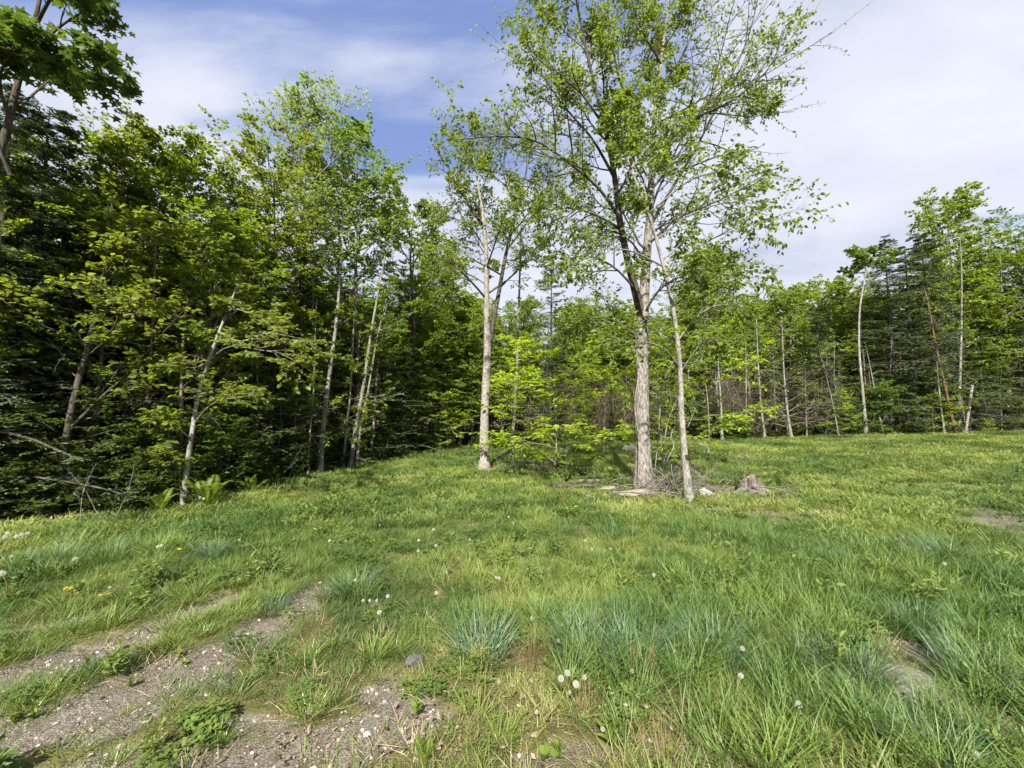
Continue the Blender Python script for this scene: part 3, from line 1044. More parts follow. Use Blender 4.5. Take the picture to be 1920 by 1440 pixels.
def dead_pole(seed, H, r0, bm, nb=16, blen=.12, s0=.08, lean=(0, 0), wob=.06, ang=1.3, curve=-.15, s1=.95, nsub=6, tipr=.3):
    rng = np.random.default_rng(seed)
    g = Geo()
    P = trunk_line(H, 12, wob, lean, rng)[None]; R = flare(12, r0, tipr, .3)[None]
    tubes(g, P, R, 7, rough=.04, rng=rng)
    if nb:
        B, BR = spawn(P, R, nb, s0, s1, ang, lambda s, pl: H * blen * (1.1 - .5 * s), K=5, curve=curve, jit=.16, rng=rng, rr=.35)
        tubes(g, B, BR, 3)
        if nsub:
            T, TR = spawn(B, BR, nsub, .2, .98, .7, lambda s, pl: pl * .38, K=4, curve=0, jit=.2, rng=rng, rmin=.0022)
            tubes(g, T, TR, 3)
    return [('trunk', g.mesh('trunk', bm, smooth=True))]


# ---- kinds that are copied
OV = 'ovate'
KIND = {}
KIND['maple_a'] = broadleaf(101, 10, .11, .22, .26, 30, 8, 4, 16, .085, .075, M_MAPLE, B_DARK, 'kite', .95, .40, (.02, 0), .18)
KIND['maple_b'] = broadleaf(102, 9, .09, .30, .25, 28, 8, 4, 16, .080, .070, M_MAPLE2, B_DARK, 'kite', .85, .50, (-.03, .02), .2, shape='top')
KIND['maple_c'] = broadleaf(103, 10, .10, .15, .24, 32, 8, 4, 15, .088, .072, M_GREEN, B_GREY, 'kite', .95, .35, (.02, 0), .15)
KIND['maple_d'] = broadleaf(104, 10, .10, .10, .22, 34, 8, 4, 15, .082, .070, M_MAPLE, B_GREY, 'kite', 1.1, .30, (0, .02), .2, shape='oval')
KIND['aspen'] = broadleaf(105, 12, .11, .40, .20, 30, 8, 4, 6, .085, .07, M_PALE, B_PALE, 'kite', .65, .55, (.02, 0), .15, shape='oval', flat=.3, subflat=False)
KIND['round'] = broadleaf(106, 9, .10, .20, .26, 40, 8, 4, 10, .12, .09, M_MAPLE, B_GREY, 'kite', .8, .55, (0, 0), .1, flat=.5, subflat=False)
KIND['light'] = broadleaf(116, 9, .09, .14, .25, 40, 8, 4, 12, .115, .085, M_LIGHT, B_GREY, 'kite', .9, .45, (0, 0), .12, flat=.45, subflat=False)
KIND['fan'] = broadleaf(107, 8, .07, .30, .34, 44, 8, 4, 12, .11, .07, M_LIGHT, B_GREY, 'kite', .55, .55, (0, 0), .1, shape='oval', flat=.2, subflat=False)
KIND['sapling'] = broadleaf(108, 3.2, .018, .12, .36, 16, 6, 3, 7, .085, .050, M_YELLOW, B_GREY, OV, 1.25, .05, (.04, 0), .08, flat=1.6, jit=.05)
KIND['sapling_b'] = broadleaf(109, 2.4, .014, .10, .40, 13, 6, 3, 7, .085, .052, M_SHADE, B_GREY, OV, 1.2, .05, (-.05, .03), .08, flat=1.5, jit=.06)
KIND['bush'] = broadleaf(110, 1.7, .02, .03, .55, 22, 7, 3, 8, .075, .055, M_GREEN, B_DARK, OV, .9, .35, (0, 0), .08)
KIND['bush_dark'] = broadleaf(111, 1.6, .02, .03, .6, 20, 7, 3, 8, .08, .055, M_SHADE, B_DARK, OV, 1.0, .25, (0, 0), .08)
KIND['spruce_a'] = conifer(201, 11, .12, .08, .19, 135, 15, 14, .10, .032, M_SPRUCE, B_DARK, -.30, dead=0)
KIND['spruce_b'] = conifer(202, 10, .10, .25, .17, 80, 14, 12, .10, .030, M_SPRUCE, B_DARK, -.15, dead=22)
KIND['hemlock_a'] = conifer(203, 9, .10, .05, .27, 90, 16, 13, .10, .034, M_HEMLOCK, B_DARK, -.35, ang=1.35, ragged=.3)
KIND['hemlock_b'] = conifer(204, 6, .06, .04, .32, 64, 15, 13, .095, .032, M_HEMLOCK, B_DARK, -.30, ang=1.35, dead=8)
KIND['fir_thin'] = conifer(205, 9, .055, .62, .12, 46, 12, 11, .09, .028, M_SPRUCE, B_GREY, -.1, dead=24)
KIND['pole_a'] = dead_pole(301, 6.5, .055, B_TWIG, 26, .16, .05)
KIND['pole_b'] = dead_pole(302, 5.5, .035, B_TWIG, 20, .18, .05, (.06, 0), .12)
KIND['pole_c'] = dead_pole(303, 4.5, .028, B_RED, 24, .20, .10, (-.03, 0), .1, ang=.8, curve=.2)
KIND['whip'] = dead_pole(304, 3.6, .014, B_RED, 14, .22, .25, (.03, 0), .12, ang=.6, curve=.3, nsub=4)
KIND['whip_pale'] = dead_pole(305, 3.4, .016, B_PALE, 10, .20, .30, (-.04, 0), .14, ang=.6, curve=.2, nsub=4)
KIND_H = dict(light=9, maple_a=10, maple_b=9, maple_c=10, maple_d=10, aspen=12, round=9, fan=8, sapling=3.2, sapling_b=2.4, bush=1.7, bush_dark=1.6,
              spruce_a=11, spruce_b=10, hemlock_a=9, hemlock_b=6, fir_thin=9, pole_a=6.5, pole_b=5.5, pole_c=4.5, whip=3.6, whip_pale=3.4)
prng = np.random.default_rng(77)


def tree_at(kind, name, label, cat, px, py, top, back=0.0, rz=None, group=None, wide=1.0, lean=(0, 0)):
    """stand a tree of a kind where its foot is seen (px, py), set back into the wood by `back` metres; height from the pixel row of its top"""
    g = ground_at(px, py)
    d = np.array([g[0], g[1]]); d = d / np.linalg.norm(d)
    x, y = g[0] + d[0] * back, g[1] + d[1] * back
    z = hz(x, y)
    dd = pxdir(px, top)
    t = math.hypot(x, y) / math.hypot(dd[0], dd[1])
    H = EYE + dd[2] * t - z
    s = H / KIND_H[kind]
    return place(KIND[kind], name, label, cat, (x, y, z), prng.random() * 6.28 if rz is None else rz, (s * wide, s * wide, s), group, lean)


BT, CT = 'broad-leaved trees round the field', 'conifers round the field'
# ---- left-hand wood, front row
LF = [
 ('maple_c', 'maple_tree', 'bright green maple standing over the clump of grey stems', 'tree', 672, 872, 255, .8, 1.0),
 ('maple_a', 'maple_tree', 'yellow-green maple left of the path mouth, crown leaning over the bend', 'tree', 760, 856, 330, 1.0, .95),
 ('maple_b', 'maple_tree', 'olive-leaved maple with a forked crown behind the leaning pale-barked tree', 'tree', 455, 915, 290, 1.8, 1.1),
 ('maple_a', 'maple_tree', 'broad yellow-topped maple rising above the dark end of the wood', 'tree', 265, 950, 235, 2.2, 1.15),
 ('maple_b', 'maple_tree', 'sunlit olive maple between the yellow-topped maple and the overhanging bough', 'tree', 170, 962, 262, 2.6, 1.1),
 ('maple_d', 'maple_tree', 'dense maple filling the wood edge left of the pale aspen top', 'tree', 375, 935, 300, 3.2, 1.2),
 ('aspen', 'aspen_tree', 'tall pale-leaved aspen, highest airy top of the left wood', 'tree', 560, 893, 155, 3.0, 1.1),
 ('maple_c', 'maple_tree', 'green maple just right of the tall pale aspen', 'tree', 620, 884, 240, 3.4, 1.0),
 ('hemlock_a', 'hemlock_tree', 'dark hemlock whose low boughs hang over the path mouth', 'tree', 742, 858, 520, 1.4, 1.1),
 ('hemlock_b', 'hemlock_tree', 'low feathery hemlock at the foot of the clump of grey stems', 'tree', 712, 868, 640, 1.2, 1.2),
 ('spruce_a', 'spruce_tree', 'big dark spruce at the near end of the left wood', 'tree', 8, 985, 165, 1.5, 1.25),
 ('spruce_a', 'spruce_tree', 'second dark spruce crowding the left side of the biggest one', 'tree', -75, 992, 130, 1.0, 1.3),
 ('spruce_a', 'spruce_tree', 'dark spruce behind the curved dark stem', 'tree', 95, 975, 330, 2.6, 1.2),
 ('hemlock_a', 'hemlock_tree', 'drooping hemlock between the curved dark stem and the pale-barked tree', 'tree', 235, 958, 480, 2.8, 1.1),
 ('spruce_b', 'spruce_tree', 'thin spruce with bare lower limbs behind the pale-barked tree', 'tree', 405, 930, 420, 2.2, 1.2),
 ('hemlock_a', 'hemlock_tree', 'hemlock with dead lower twigs left of the clump of grey stems', 'tree', 545, 895, 470, 2.0, 1.1),
 ('light', 'maple_tree', 'yellow-green maple leaning into the bend where the path vanishes', 'tree', 812, 846, 470, 2.0, 1.0),
 ('light', 'maple_tree', 'low-branched maple closing the end of the grass path', 'tree', 850, 846, 590, 2.5, 1.2),
 ('light', 'maple_tree', 'light maple just behind the twin-stemmed birch', 'tree', 885, 843, 560, 2.0, 1.1),
 ('light', 'broadleaf_tree', 'added light-leaved tree brightening the mouth of the grass path', 'tree', 838, 846, 640, .9, 1.5),  # both light-leaved trees and the sapling below added to brighten the path mouth
 ('light', 'broadleaf_tree', 'taller added light-leaved tree brightening the end of the grass path', 'tree', 862, 845, 560, 2.2, 1.2),
 ('sapling', 'sapling', 'small layered sapling at the end of the grass path', 'sapling', 826, 848, 742, .4, 1.2),
 ('bush', 'green_bush', 'vivid green bush beside the pale-barked leaning tree', 'bush', 400, 935, 800, .9, 1.2),
 ('bush', 'green_bush', 'smaller vivid green bush left of the pale-barked leaning tree', 'bush', 268, 955, 830, 1.1, 1.1),
 ('bush_dark', 'dark_bush', 'dark bush under the curved dark stem', 'bush', 175, 972, 885, .6, 1.2),
 ('bush_dark', 'dark_bush', 'dark bush at the near end of the wood under the big spruce', 'bush', 40, 985, 885, .7, 1.2),
 ('sapling_b', 'sapling', 'shaded sapling with layered leaves between two dark bushes', 'sapling', 120, 975, 760, .9, 1.1),
 ('sapling_b', 'sapling', 'shaded sapling just right of the vivid green bush', 'sapling', 470, 912, 740, .7, 1.1),
 ('sapling_b', 'sapling', 'shaded sapling beside the dead stems at the wood edge', 'sapling', 525, 900, 745, .5, 1.1),
 ('hemlock_b', 'hemlock_tree', 'bushy young hemlock behind the vivid green bush', 'tree', 330, 945, 640, 1.6, 1.2),
]
for k_, n_, l_, c_, px_, py_, top_, bk_, wd_ in LF:
    if k_[:5] in ('maple', 'aspen', 'light'):
        top_ += 62 if top_ < 450 else 20     # side shoots stand above the leader
    tree_at(k_, n_, l_, c_, px_, py_, top_, bk_, wide=wd_)

# ---- back of the field and right-hand wood, front rows
RF = [
 ('spruce_b', 'spruce_tree', 'sparse dark spruce on a bare stem between the twin birch and the big maple', 'tree', 1032, 836, 468, 0.5, 1.0),
 ('hemlock_a', 'hemlock_tree', 'hemlock in the shade behind the bare grey pole', 'tree', 985, 836, 640, 3.0, 1.3),
 ('light', 'maple_tree', 'yellow-green maple behind the bare grey pole', 'tree', 940, 838, 610, 2.5, 1.3),
 ('light', 'broadleaf_tree', 'leafy tree behind the glowing layered sapling', 'tree', 1085, 832, 600, 3.0, 1.3),
 ('light', 'maple_tree', 'maple right behind the trunk of the big maple', 'tree', 1180, 829, 590, 4.0, 1.3),
 ('hemlock_a', 'hemlock_tree', 'dark hemlock behind the red-brown dead brush', 'tree', 1125, 830, 640, 3.5, 1.4),
 ('fan', 'broadleaf_tree', 'tree with upswept spiky branch tips above the pale straight trunk', 'tree', 1352, 824, 512, .8, .8),
 ('light', 'maple_tree', 'green maple left of the tree with upswept tips', 'tree', 1280, 827, 590, 3.5, 1.2),
 ('light', 'broadleaf_tree', 'round-headed tree beside the snapped grey snag', 'tree', 1410, 823, 600, 3.5, .9),
 ('hemlock_a', 'hemlock_tree', 'hemlock in the gap behind the snapped grey snag', 'tree', 1440, 822, 640, 2.5, 1.3),
 ('light', 'broadleaf_tree', 'round bright-topped tree left of the pointed dark fir', 'tree', 1492, 821, 560, 5.0, 1.2),
 ('spruce_a', 'fir_tree', 'pointed dark fir between two round bright tops', 'tree', 1545, 819, 568, 1.0, 1.2),
 ('light', 'broadleaf_tree', 'round bright-topped tree right of the pointed dark fir', 'tree', 1575, 818, 545, 6.0, 1.1),
 ('hemlock_a', 'hemlock_tree', 'feathery hemlock behind the leaning thin dead pole', 'tree', 1515, 820, 640, 1.5, 1.2),
 ('maple_d', 'maple_tree', 'leafy maple behind the tuft-topped white stem', 'tree', 1632, 816, 590, 4.0, 1.0),
 ('spruce_a', 'spruce_tree', 'tallest of the dark spruces, with a slender pointed tip', 'tree', 1690, 814, 436, .9, 1.1),
 ('spruce_b', 'spruce_tree', 'second dark spruce, shoulder to shoulder with the tallest one', 'tree', 1722, 814, 455, 1.3, 1.5),
 ('spruce_a', 'hemlock_tree', 'ragged dark hemlock beneath the tall golden-green maple', 'tree', 1757, 813, 430, 1.2, 1.1),
 ('light', 'maple_tree', 'tall golden-green maple with wind-swept top over the dark spruces', 'tree', 1816, 812, 392, 4.5, .85),
 ('maple_d', 'maple_tree', 'dense green maple closing the far end of the wood', 'tree', 1895, 809, 470, 2.0, 1.1),
 ('hemlock_a', 'hemlock_tree', 'hemlock with low feathery skirts beside the pale cut stub', 'tree', 1850, 811, 620, 1.5, 1.5),
 ('hemlock_a', 'hemlock_tree', 'wide hemlock at the very end of the field edge', 'tree', 1925, 809, 600, 1.2, 1.5),
 ('maple_c', 'maple_tree', 'green maple beyond the wide hemlock at the end of the field', 'tree', 1960, 808, 420, 2.0, 1.2),
 ('hemlock_b', 'hemlock_tree', 'small feathery hemlock right of the tuft-topped white stem', 'tree', 1690, 815, 690, .8, 1.4),
 ('hemlock_b', 'hemlock_tree', 'small hemlock between the leaning red-barked pole and the white stem', 'tree', 1735, 814, 700, 1.2, 1.5),
 ('sapling', 'sapling', 'bright layered sapling at the foot of the leaning thin dead pole', 'sapling', 1572, 818, 738, .3, 1.1),
 ('sapling', 'sapling', 'bright layered sapling beside the leaning red-barked pole', 'sapling', 1752, 814, 742, .3, 1.3),
 ('sapling', 'sapling', 'short bright sapling in front of the wide hemlock', 'sapling', 1855, 812, 785, .1, 1.2),
 ('bush', 'green_bush', 'green bush at the foot of the pale straight trunk', 'bush', 1372, 825, 780, .2, 1.2),
 ('bush', 'green_bush', 'low green bush under the row of dead stems', 'bush', 1395, 825, 795, .0, 1.2),
]
for k_, n_, l_, c_, px_, py_, top_, bk_, wd_ in RF:
    tree_at(k_, n_, l_, c_, px_, py_, top_, bk_, wide=wd_)

# ---- the ranks behind, which nothing tells apart
LANDMARKS = [(18, 'the big dark spruce'), (130, 'the curved dark stem'), (352, 'the pale leaning tree'), (600, 'the thickest grey stem'), (668, 'the close trio of stems'),
             (908, 'the twin birch'), (968, 'the bare grey pole'), (1208, 'the thick flaky trunk'), (1283, 'the slim pale tree'), (1352, 'the pale straight trunk'), (1430, 'the mottled snag'),
             (1478, 'the drooping grey snag'), (1618, 'the tall white stem'), (1765, 'the reddish leaning pole'), (1815, 'the pale cut stub')]
ORDN = 'first second third fourth fifth sixth seventh eighth ninth tenth eleventh twelfth thirteenth fourteenth fifteenth sixteenth seventeenth eighteenth nineteenth twentieth'.split()


def label_by_landmark(things, what):
    rows = []
    for o in things:
        x, y, z = o.location
        cz = y * math.cos(PITCH) + (z - EYE) * math.sin(PITCH)
        rows.append((960 + FPX * x / cz, o))
    rows.sort(key=lambda r: r[0])
    n = {}
    for px, o in rows:
        lm = [l for p, l in LANDMARKS if p <= px]
        key = ('right of ' + lm[-1]) if lm else 'left of the big dark spruce'
        n[key] = n.get(key, 0) + 1
        if n[key] > 20:
            continue
        o['label'] = f"{ORDN[n[key] - 1]} {what}, counting rightwards, {key}"


def fill(th0, th1, d0, d1, n, kinds, name, label, group, hmin, hmax, seed, mind=1.5, cat='tree', what=None):
    made = []
    r = np.random.default_rng(seed)
    got = []; tries = 0
    while len(got) < n and tries < n * 60:
        tries += 1
        th = r.uniform(th0, th1)
        R_ = np.interp(th, ETH, ER) + r.uniform(d0, d1)
        x, y = R_ * math.sin(th), R_ * math.cos(th)
        if any((x - a) ** 2 + (y - b_) ** 2 < mind ** 2 for a, b_ in got):
            continue
        got.append((x, y))
        k = kinds[r.integers(len(kinds))]
        H = r.uniform(hmin, hmax); s = H / KIND_H[k]
        w_ = s * r.uniform(.95, 1.3)
        made.append(place(KIND[k], name, label, cat, (x, y, hz(x, y)), r.random() * 6.28, (w_, w_, s), group))
    if what:
        label_by_landmark(made, what)


fill(RAD(-72), RAD(-13), 4.0, 13, 42, ['maple_a', 'maple_b', 'maple_d', 'spruce_a', 'hemlock_a'], 'forest_tree',
     'forest tree deep in the shade of the left wood', 'trees inside the left wood', 6.0, 7.8, 1, 1.6)
fill(RAD(-70), RAD(-14), 2.0, 5, 24, ['hemlock_a', 'hemlock_a', 'hemlock_b', 'spruce_a'], 'forest_conifer',
     'dark conifer just inside the edge of the left wood', 'conifers inside the left wood', 3.5, 7.5, 2, 1.2, what='shaded dark conifer')
fill(RAD(-68), RAD(-13), 1.2, 6, 24, ['maple_d', 'light', 'round'], 'understory_maple',
     'low-branched maple under the taller trees of the left wood', 'understory maples of the left wood', 4, 7, 15, 1.5, what='shaded understory maple')
fill(RAD(-15), RAD(20), 4.0, 14, 22, ['light', 'hemlock_a', 'light', 'spruce_b', 'round'], 'forest_tree',
     'forest tree behind the far side of the field', 'trees behind the far side of the field', 7.5, 9.5, 3, 2.2, what='forest tree past the field')
fill(RAD(-15), RAD(24), 3.4, 9, 24, ['light', 'maple_d', 'hemlock_b', 'light'], 'forest_tree',
     'low-branched tree closing the view behind the field', 'low trees behind the far side of the field', 4.5, 7.5, 13, 1.7, what='low-branched tree')
fill(RAD(-20), RAD(60), 9, 20, 60, ['hemlock_a', 'maple_d', 'spruce_a', 'maple_d'], 'forest_tree',
     'forest tree glimpsed far inside the wood', 'trees far inside the wood', 6, 9, 14, 2.6)
fill(RAD(18), RAD(56), 5.0, 18, 44, ['light', 'light', 'round', 'maple_b', 'spruce_a'], 'forest_tree',
     'forest tree in the back ranks of the right-hand wood', 'back ranks of the right-hand wood', 8, 10.5, 4, 2.4, what='rear forest tree')
fill(RAD(47), RAD(58), 6.0, 12, 7, ['maple_d', 'maple_a', 'spruce_a'], 'forest_tree',
     'tall forest tree behind the golden-green maple', 'tall trees behind the golden-green maple', 11, 13.5, 5, 2.4, what='tall rear tree')
fill(RAD(-55), RAD(-14), .3, 3.0, 22, ['pole_a', 'pole_b'], 'dead_sapling', 'thin grey dead stem among the trunks of the left wood',
     'dead stems in the left wood', 4, 7, 6, .6, 'dead tree', 'thin grey dead stem')
fill(RAD(-2), RAD(30), .1, 2.8, 54, ['pole_c', 'whip', 'whip', 'whip_pale'], 'dead_sapling', 'bare thin stem in the brown thicket behind the big maple',
     'bare stems in the brown thicket', 2.4, 4.4, 7, .45, 'dead tree', 'bare stem of the brown thicket')
fill(RAD(24), RAD(55), .2, 3.5, 26, ['pole_a', 'pole_b', 'whip_pale', 'fir_thin'], 'dead_sapling', 'bare grey stem along the edge of the right-hand wood',
     'bare stems of the right-hand wood', 3.5, 6.5, 8, .8, 'dead tree', 'bare grey stem at the wood edge')
fill(RAD(-60), RAD(-12), .2, 1.8, 16, ['bush_dark', 'sapling_b', 'bush_dark'], 'undergrowth_bush', 'knee-high leafy bush in the shade of the wood edge',
     'bushes at the left wood edge', 0.7, 1.3, 9, .8, 'bush', 'knee-high leafy bush')
fill(RAD(8), RAD(55), .3, 2.5, 26, ['bush_dark', 'hemlock_b', 'sapling_b', 'bush'], 'undergrowth_bush', 'low leafy bush at the foot of the right-hand wood',
     'bushes at the right wood edge', 1.0, 2.6, 10, 1.1, 'bush', 'low leafy bush')


THK = [dead_pole(330 + i, 1.0, .004, B_RED if i % 2 else B_TWIG, 16, .32, .08, (.05, 0), .10, .7, .1, nsub=5)[0][1] for i in range(4)]
tx = []
r_ = np.random.default_rng(21)
for i in range(470):
    px_ = r_.uniform(1040, 1440) if r_.random() < .93 else r_.uniform(1440, 1560)
    g_ = ground_at(px_, 829 - (px_ - 1000) * .02)
    d_ = norm(g_[:2]); b_k = r_.uniform(-.4, 3.0)
    x_, y_ = g_[0] + d_[0] * b_k, g_[1] + d_[1] * b_k
    tx.append((x_, y_, hz(x_, y_)))
scatter('dead_thicket', np.array(tx), r_.random(len(tx)) * 6.28, r_.uniform(1.2, 4.2, len(tx)), r_.random(len(tx)), THK, B_RED, .18, r_)


# ------------------------------------------------------------------ trees one can single out
def px_line(pts, Y0, K):
    """pts: (px, py, dY) -> world polyline around depth Y0"""
    return crom([pw(p[0], p[1], Y0 + (p[2] if len(p) > 2 else 0)) for p in pts], K)


def hero(name, label, cat, base, stems, limbs, bark, leafm, seed, auto=(0, .4, .98, 2.0), nsub=9, ntw=4, nleaf=7, L=.09, W=.06, kind=OV,
         droop=.35, flat=.5, bark2=None, auto_ang=.8, auto_curve=.3, subflat=False, limb_sub=10, K=22, sublen=.42, twl=.5, bare_tw=0.0, leafy_from=.25, jit=.12):
    """stems: list of (points (px,py,dY), [radii]); limbs: list of (points, r0). Base is the trunk's foot in metres."""
    rng = np.random.default_rng(seed)
    Y0 = base[1]
    root = thing(name, label, cat, base)
    off = np.array(base)
    wood_lines = []
    for i, (pts, rad) in enumerate(stems):
        g = Geo()
        P = px_line(pts, Y0, K) - off
        if i == 0:
            P[0] = [0, 0, -.12]
        R = np.interp(np.linspace(0, 1, K), np.linspace(0, 1, len(rad)), rad)
        if i == 0:
            R = R * (1 + .55 * np.exp(-np.linspace(0, 1, K) * 26))
        tubes(g, P[None], R[None], 16 if i == 0 else 10, rough=.035, rng=rng)
        obj('trunk' if i == 0 else 'stem', g.mesh('trunk', bark if i == 0 or bark2 is None else bark2, smooth=True), root)
        wood_lines.append((P[None], R[None]))
    lf = Geo()
    allB = []
    for pts, r0 in limbs:
        P = (px_line(pts, Y0, 12) - off)[None]; R = (r0 * np.linspace(1, .22, 12) ** 1.1)[None]
        allB.append((P, R, 1))
    for si, (P, R) in enumerate(wood_lines):
        if si < len(auto) and auto[si]:
            nb, s0, s1, ln = auto[si]
            B, BR = spawn(P, R, nb, s0, s1, auto_ang, lambda s, pl: ln * (1.1 - .5 * (s - s0) / (s1 - s0)), K=8, curve=auto_curve, jit=jit, rng=rng, rr=.45)
            for q in range(len(B)):
                allB.append((B[q:q + 1], BR[q:q + 1], 0))
    for P, R, big in allB:
        g = Geo()
        tubes(g, P, R, 6)
        nsb = limb_sub if big else nsub
        Sb, SR = spawn(P, R, nsb, leafy_from, .98, .75, lambda s, pl: pl * (sublen + .06 - sublen * .85 * s), K=6, curve=.12, jit=jit, flat=subflat, rng=rng)
        tubes(g, Sb, SR, 4)
        Tw, TR = spawn(Sb, SR, ntw, .15, .98, .7, lambda s, pl: .08 + pl * (twl - .2 * s), K=4, curve=-.05, jit=jit, flat=subflat, rng=rng, rmin=.002)
        tubes(g, Tw, TR, 3)
        obj('branch', g.mesh('branch', bark2 or bark, smooth=True), root)
        keep = rng.random(len(Tw)) >= bare_tw
        leaf_geo(lf, Tw[keep], TR[keep], nleaf, L, W, droop, flat, .1, rng, kind)
        leaf_geo(lf, Sb[:, -3:], SR[:, -3:], max(2, nleaf // 2), L, W, droop, flat, .2, rng, kind)
    obj('crown', lf.mesh('crown', leafm), root)
    return root


# the big maple in the brush island
b_ = gpos(1208, 914)
T1 = [(1208, 914, 0), (1204, 800, 0), (1204, 700, 0), (1205, 600, .05), (1212, 480, .1), (1220, 380, .15), (1224, 260, .3), (1236, 140, .4), (1252, 20, .5), (1262, -110, .5)]
T2 = [(1204, 596, .05), (1185, 520, -.1), (1165, 430, -.25), (1152, 330, -.4), (1135, 240, -.5), (1105, 120, -.6), (1082, 10, -.7), (1065, -100, -.8)]
hero('big_maple_tree', 'tall airy tree with a thick flaky trunk rising from the brush heap', 'tree', b_,
     [(T1, [.165, .152, .138, .13, .098, .08, .062, .042, .025, .008]), (T2, [.10, .085, .07, .055, .045, .03, .02, .01])],
     [([(1160, 405, -.2), (1120, 350, -.5), (1060, 300, -.9), (1000, 262, -1.1), (930, 256, -1.3), (860, 262, -1.5)], .04),
      ([(1150, 330, -.4), (1110, 260, -.1), (1050, 190, .2), (1000, 110, .4), (975, 40, .5)], .035),
      ([(1215, 430, .1), (1262, 350, .4), (1312, 265, .7), (1352, 180, .9), (1400, 80, 1.1), (1425, -20, 1.2)], .05),
      ([(1221, 300, .2), (1290, 230, -.2), (1370, 190, -.6), (1440, 130, -.8), (1470, 60, -.9)], .04),
      ([(1232, 170, .4), (1285, 95, .7), (1325, -15, 1.0)], .03),
      ([(1135, 240, -.5), (1085, 170, -.7), (1030, 130, -.9), (985, 80, -1.0)], .03),
      ([(1222, 280, .3), (1180, 200, .8), (1150, 100, 1.1), (1160, 0, 1.2)], .035),
      ([(1214, 460, .1), (1270, 410, -.3), (1350, 375, -.7), (1430, 330, -.9)], .03),
      ([(1165, 430, -.2), (1110, 400, -.6), (1060, 390, -.9), (1010, 400, -1.1)], .03),
      ([(1206, 560, 0), (1150, 500, -.4), (1090, 480, -.7), (1040, 500, -.9)], .03),
      ([(1204, 640, 0), (1150, 600, -.3), (1100, 600, -.5), (1060, 620, -.6)], .022),
      ([(1212, 500, .1), (1180, 450, .6), (1130, 430, 1.0), (1090, 450, 1.3)], .03),
      ([(1206, 590, 0), (1240, 540, -.4), (1300, 510, -.8), (1370, 500, -1.0)], .03),
      ([(1240, 120, .4), (1200, 50, -.2), (1175, -40, -.5)], .025),
      ([(1352, 180, .9), (1400, 190, .7), (1450, 200, .5)], .018),
      ],
     B_MAPLE, M_HERO, 501, auto=[(20, .45, .97, 1.9), (16, .30, .97, 1.7)], nsub=10, ntw=5, nleaf=11, limb_sub=19, L=.068, W=.046, bark2=B_DARK, twl=.6, bare_tw=.05, jit=.13, sublen=.46)

# slim pale stem at the front of the brush
b_ = gpos(1293, 941)
T1 = [(1293, 941, 0), (1283, 850, 0), (1277, 760, 0), (1275, 690, 0), (1264, 590, 0), (1244, 500, 0), (1216, 400, -.05), (1182, 315, -.1), (1156, 235, -.1), (1142, 170, 0)]
hero('slim_pale_tree', 'slim pale-grey tree with a dark band on its stem, crossing the big trunk', 'tree', b_,
     [(T1, [.066, .058, .050, .046, .040, .034, .027, .019, .011, .004])],
     [([(1250, 520, 0), (1310, 462, .2), (1385, 428, .4), (1460, 405, .5), (1516, 380, .55)], .018),
      ([(1262, 575, 0), (1320, 530, -.3), (1390, 520, -.5), (1440, 522, -.6)], .016),
      ([(1270, 640, 0), (1310, 590, .3), (1360, 570, .5), (1400, 590, .6)], .016),
      ([(1275, 690, 0), (1240, 650, -.3), (1180, 640, -.5), (1120, 650, -.6)], .014),
      ([(1275, 700, 0), (1310, 650, -.3), (1340, 640, -.5), (1370, 660, -.6)], .014),
      ([(1216, 400, 0), (1290, 340, -.3), (1350, 320, -.5), (1380, 290, -.6)], .018),
      ([(1244, 500, 0), (1180, 470, -.4), (1110, 470, -.7), (1060, 500, -.9)], .018),
      ([(1182, 315, 0), (1230, 260, .3), (1280, 220, .5)], .014),
      ([(1230, 450, 0), (1300, 400, -.2), (1390, 380, -.3), (1450, 440, -.4)], .014)],
     B_PALE, M_HERO, 502, auto=[(12, .42, .97, 1.0)], nsub=8, ntw=4, nleaf=6, limb_sub=13, L=.085, W=.054, droop=.5, flat=.35, bark2=B_GREY, twl=.5, sublen=.34, jit=.10)

# twin-stemmed birch, centre
b_ = gpos(908, 882)
T1 = [(908, 882, 0), (908, 800, 0), (911, 720, 0), (914, 655, 0), (912, 560, -.1), (912, 480, -.2), (905, 400, -.3), (893, 330, -.3), (880, 250, -.3)]
T2 = [(916, 665, 0), (926, 600, .1), (936, 545, .2), (950, 470, .3), (968, 400, .4), (985, 330, .5), (1000, 260, .5)]
hero('twin_birch_tree', 'flaky pale birch whose trunk forks in two beside the grass path', 'tree', b_,
     [(T1, [.135, .122, .118, .112, .08, .062, .045, .026, .006]), (T2, [.080, .07, .065, .055, .04, .025, .006])],
     [([(911, 560, -.1), (890, 535, -.4), (860, 505, -.8), (830, 480, -1.1), (805, 470, -1.3)], .04),
      ([(905, 420, -.3), (870, 370, -.6), (840, 310, -.8), (825, 260, -.9)], .035),
      ([(938, 540, .2), (975, 500, -.1), (1000, 470, -.2), (1015, 455, -.3)], .02),
      ([(912, 470, -.2), (885, 430, .4), (850, 410, .8), (820, 400, 1.0)], .03),
      ([(950, 470, .3), (1000, 400, .8), (1030, 340, 1.1), (1040, 290, 1.2)], .03),
      ([(968, 400, .4), (945, 330, .0), (935, 270, -.3), (940, 230, -.4)], .025)],
     B_BIRCH, M_HERO, 503, auto=[(15, .48, .97, 1.7), (13, .36, .97, 1.7)], nsub=9, ntw=5, nleaf=7, limb_sub=13, L=.08, W=.056, bark2=B_DARK, twl=.6, bare_tw=.06)

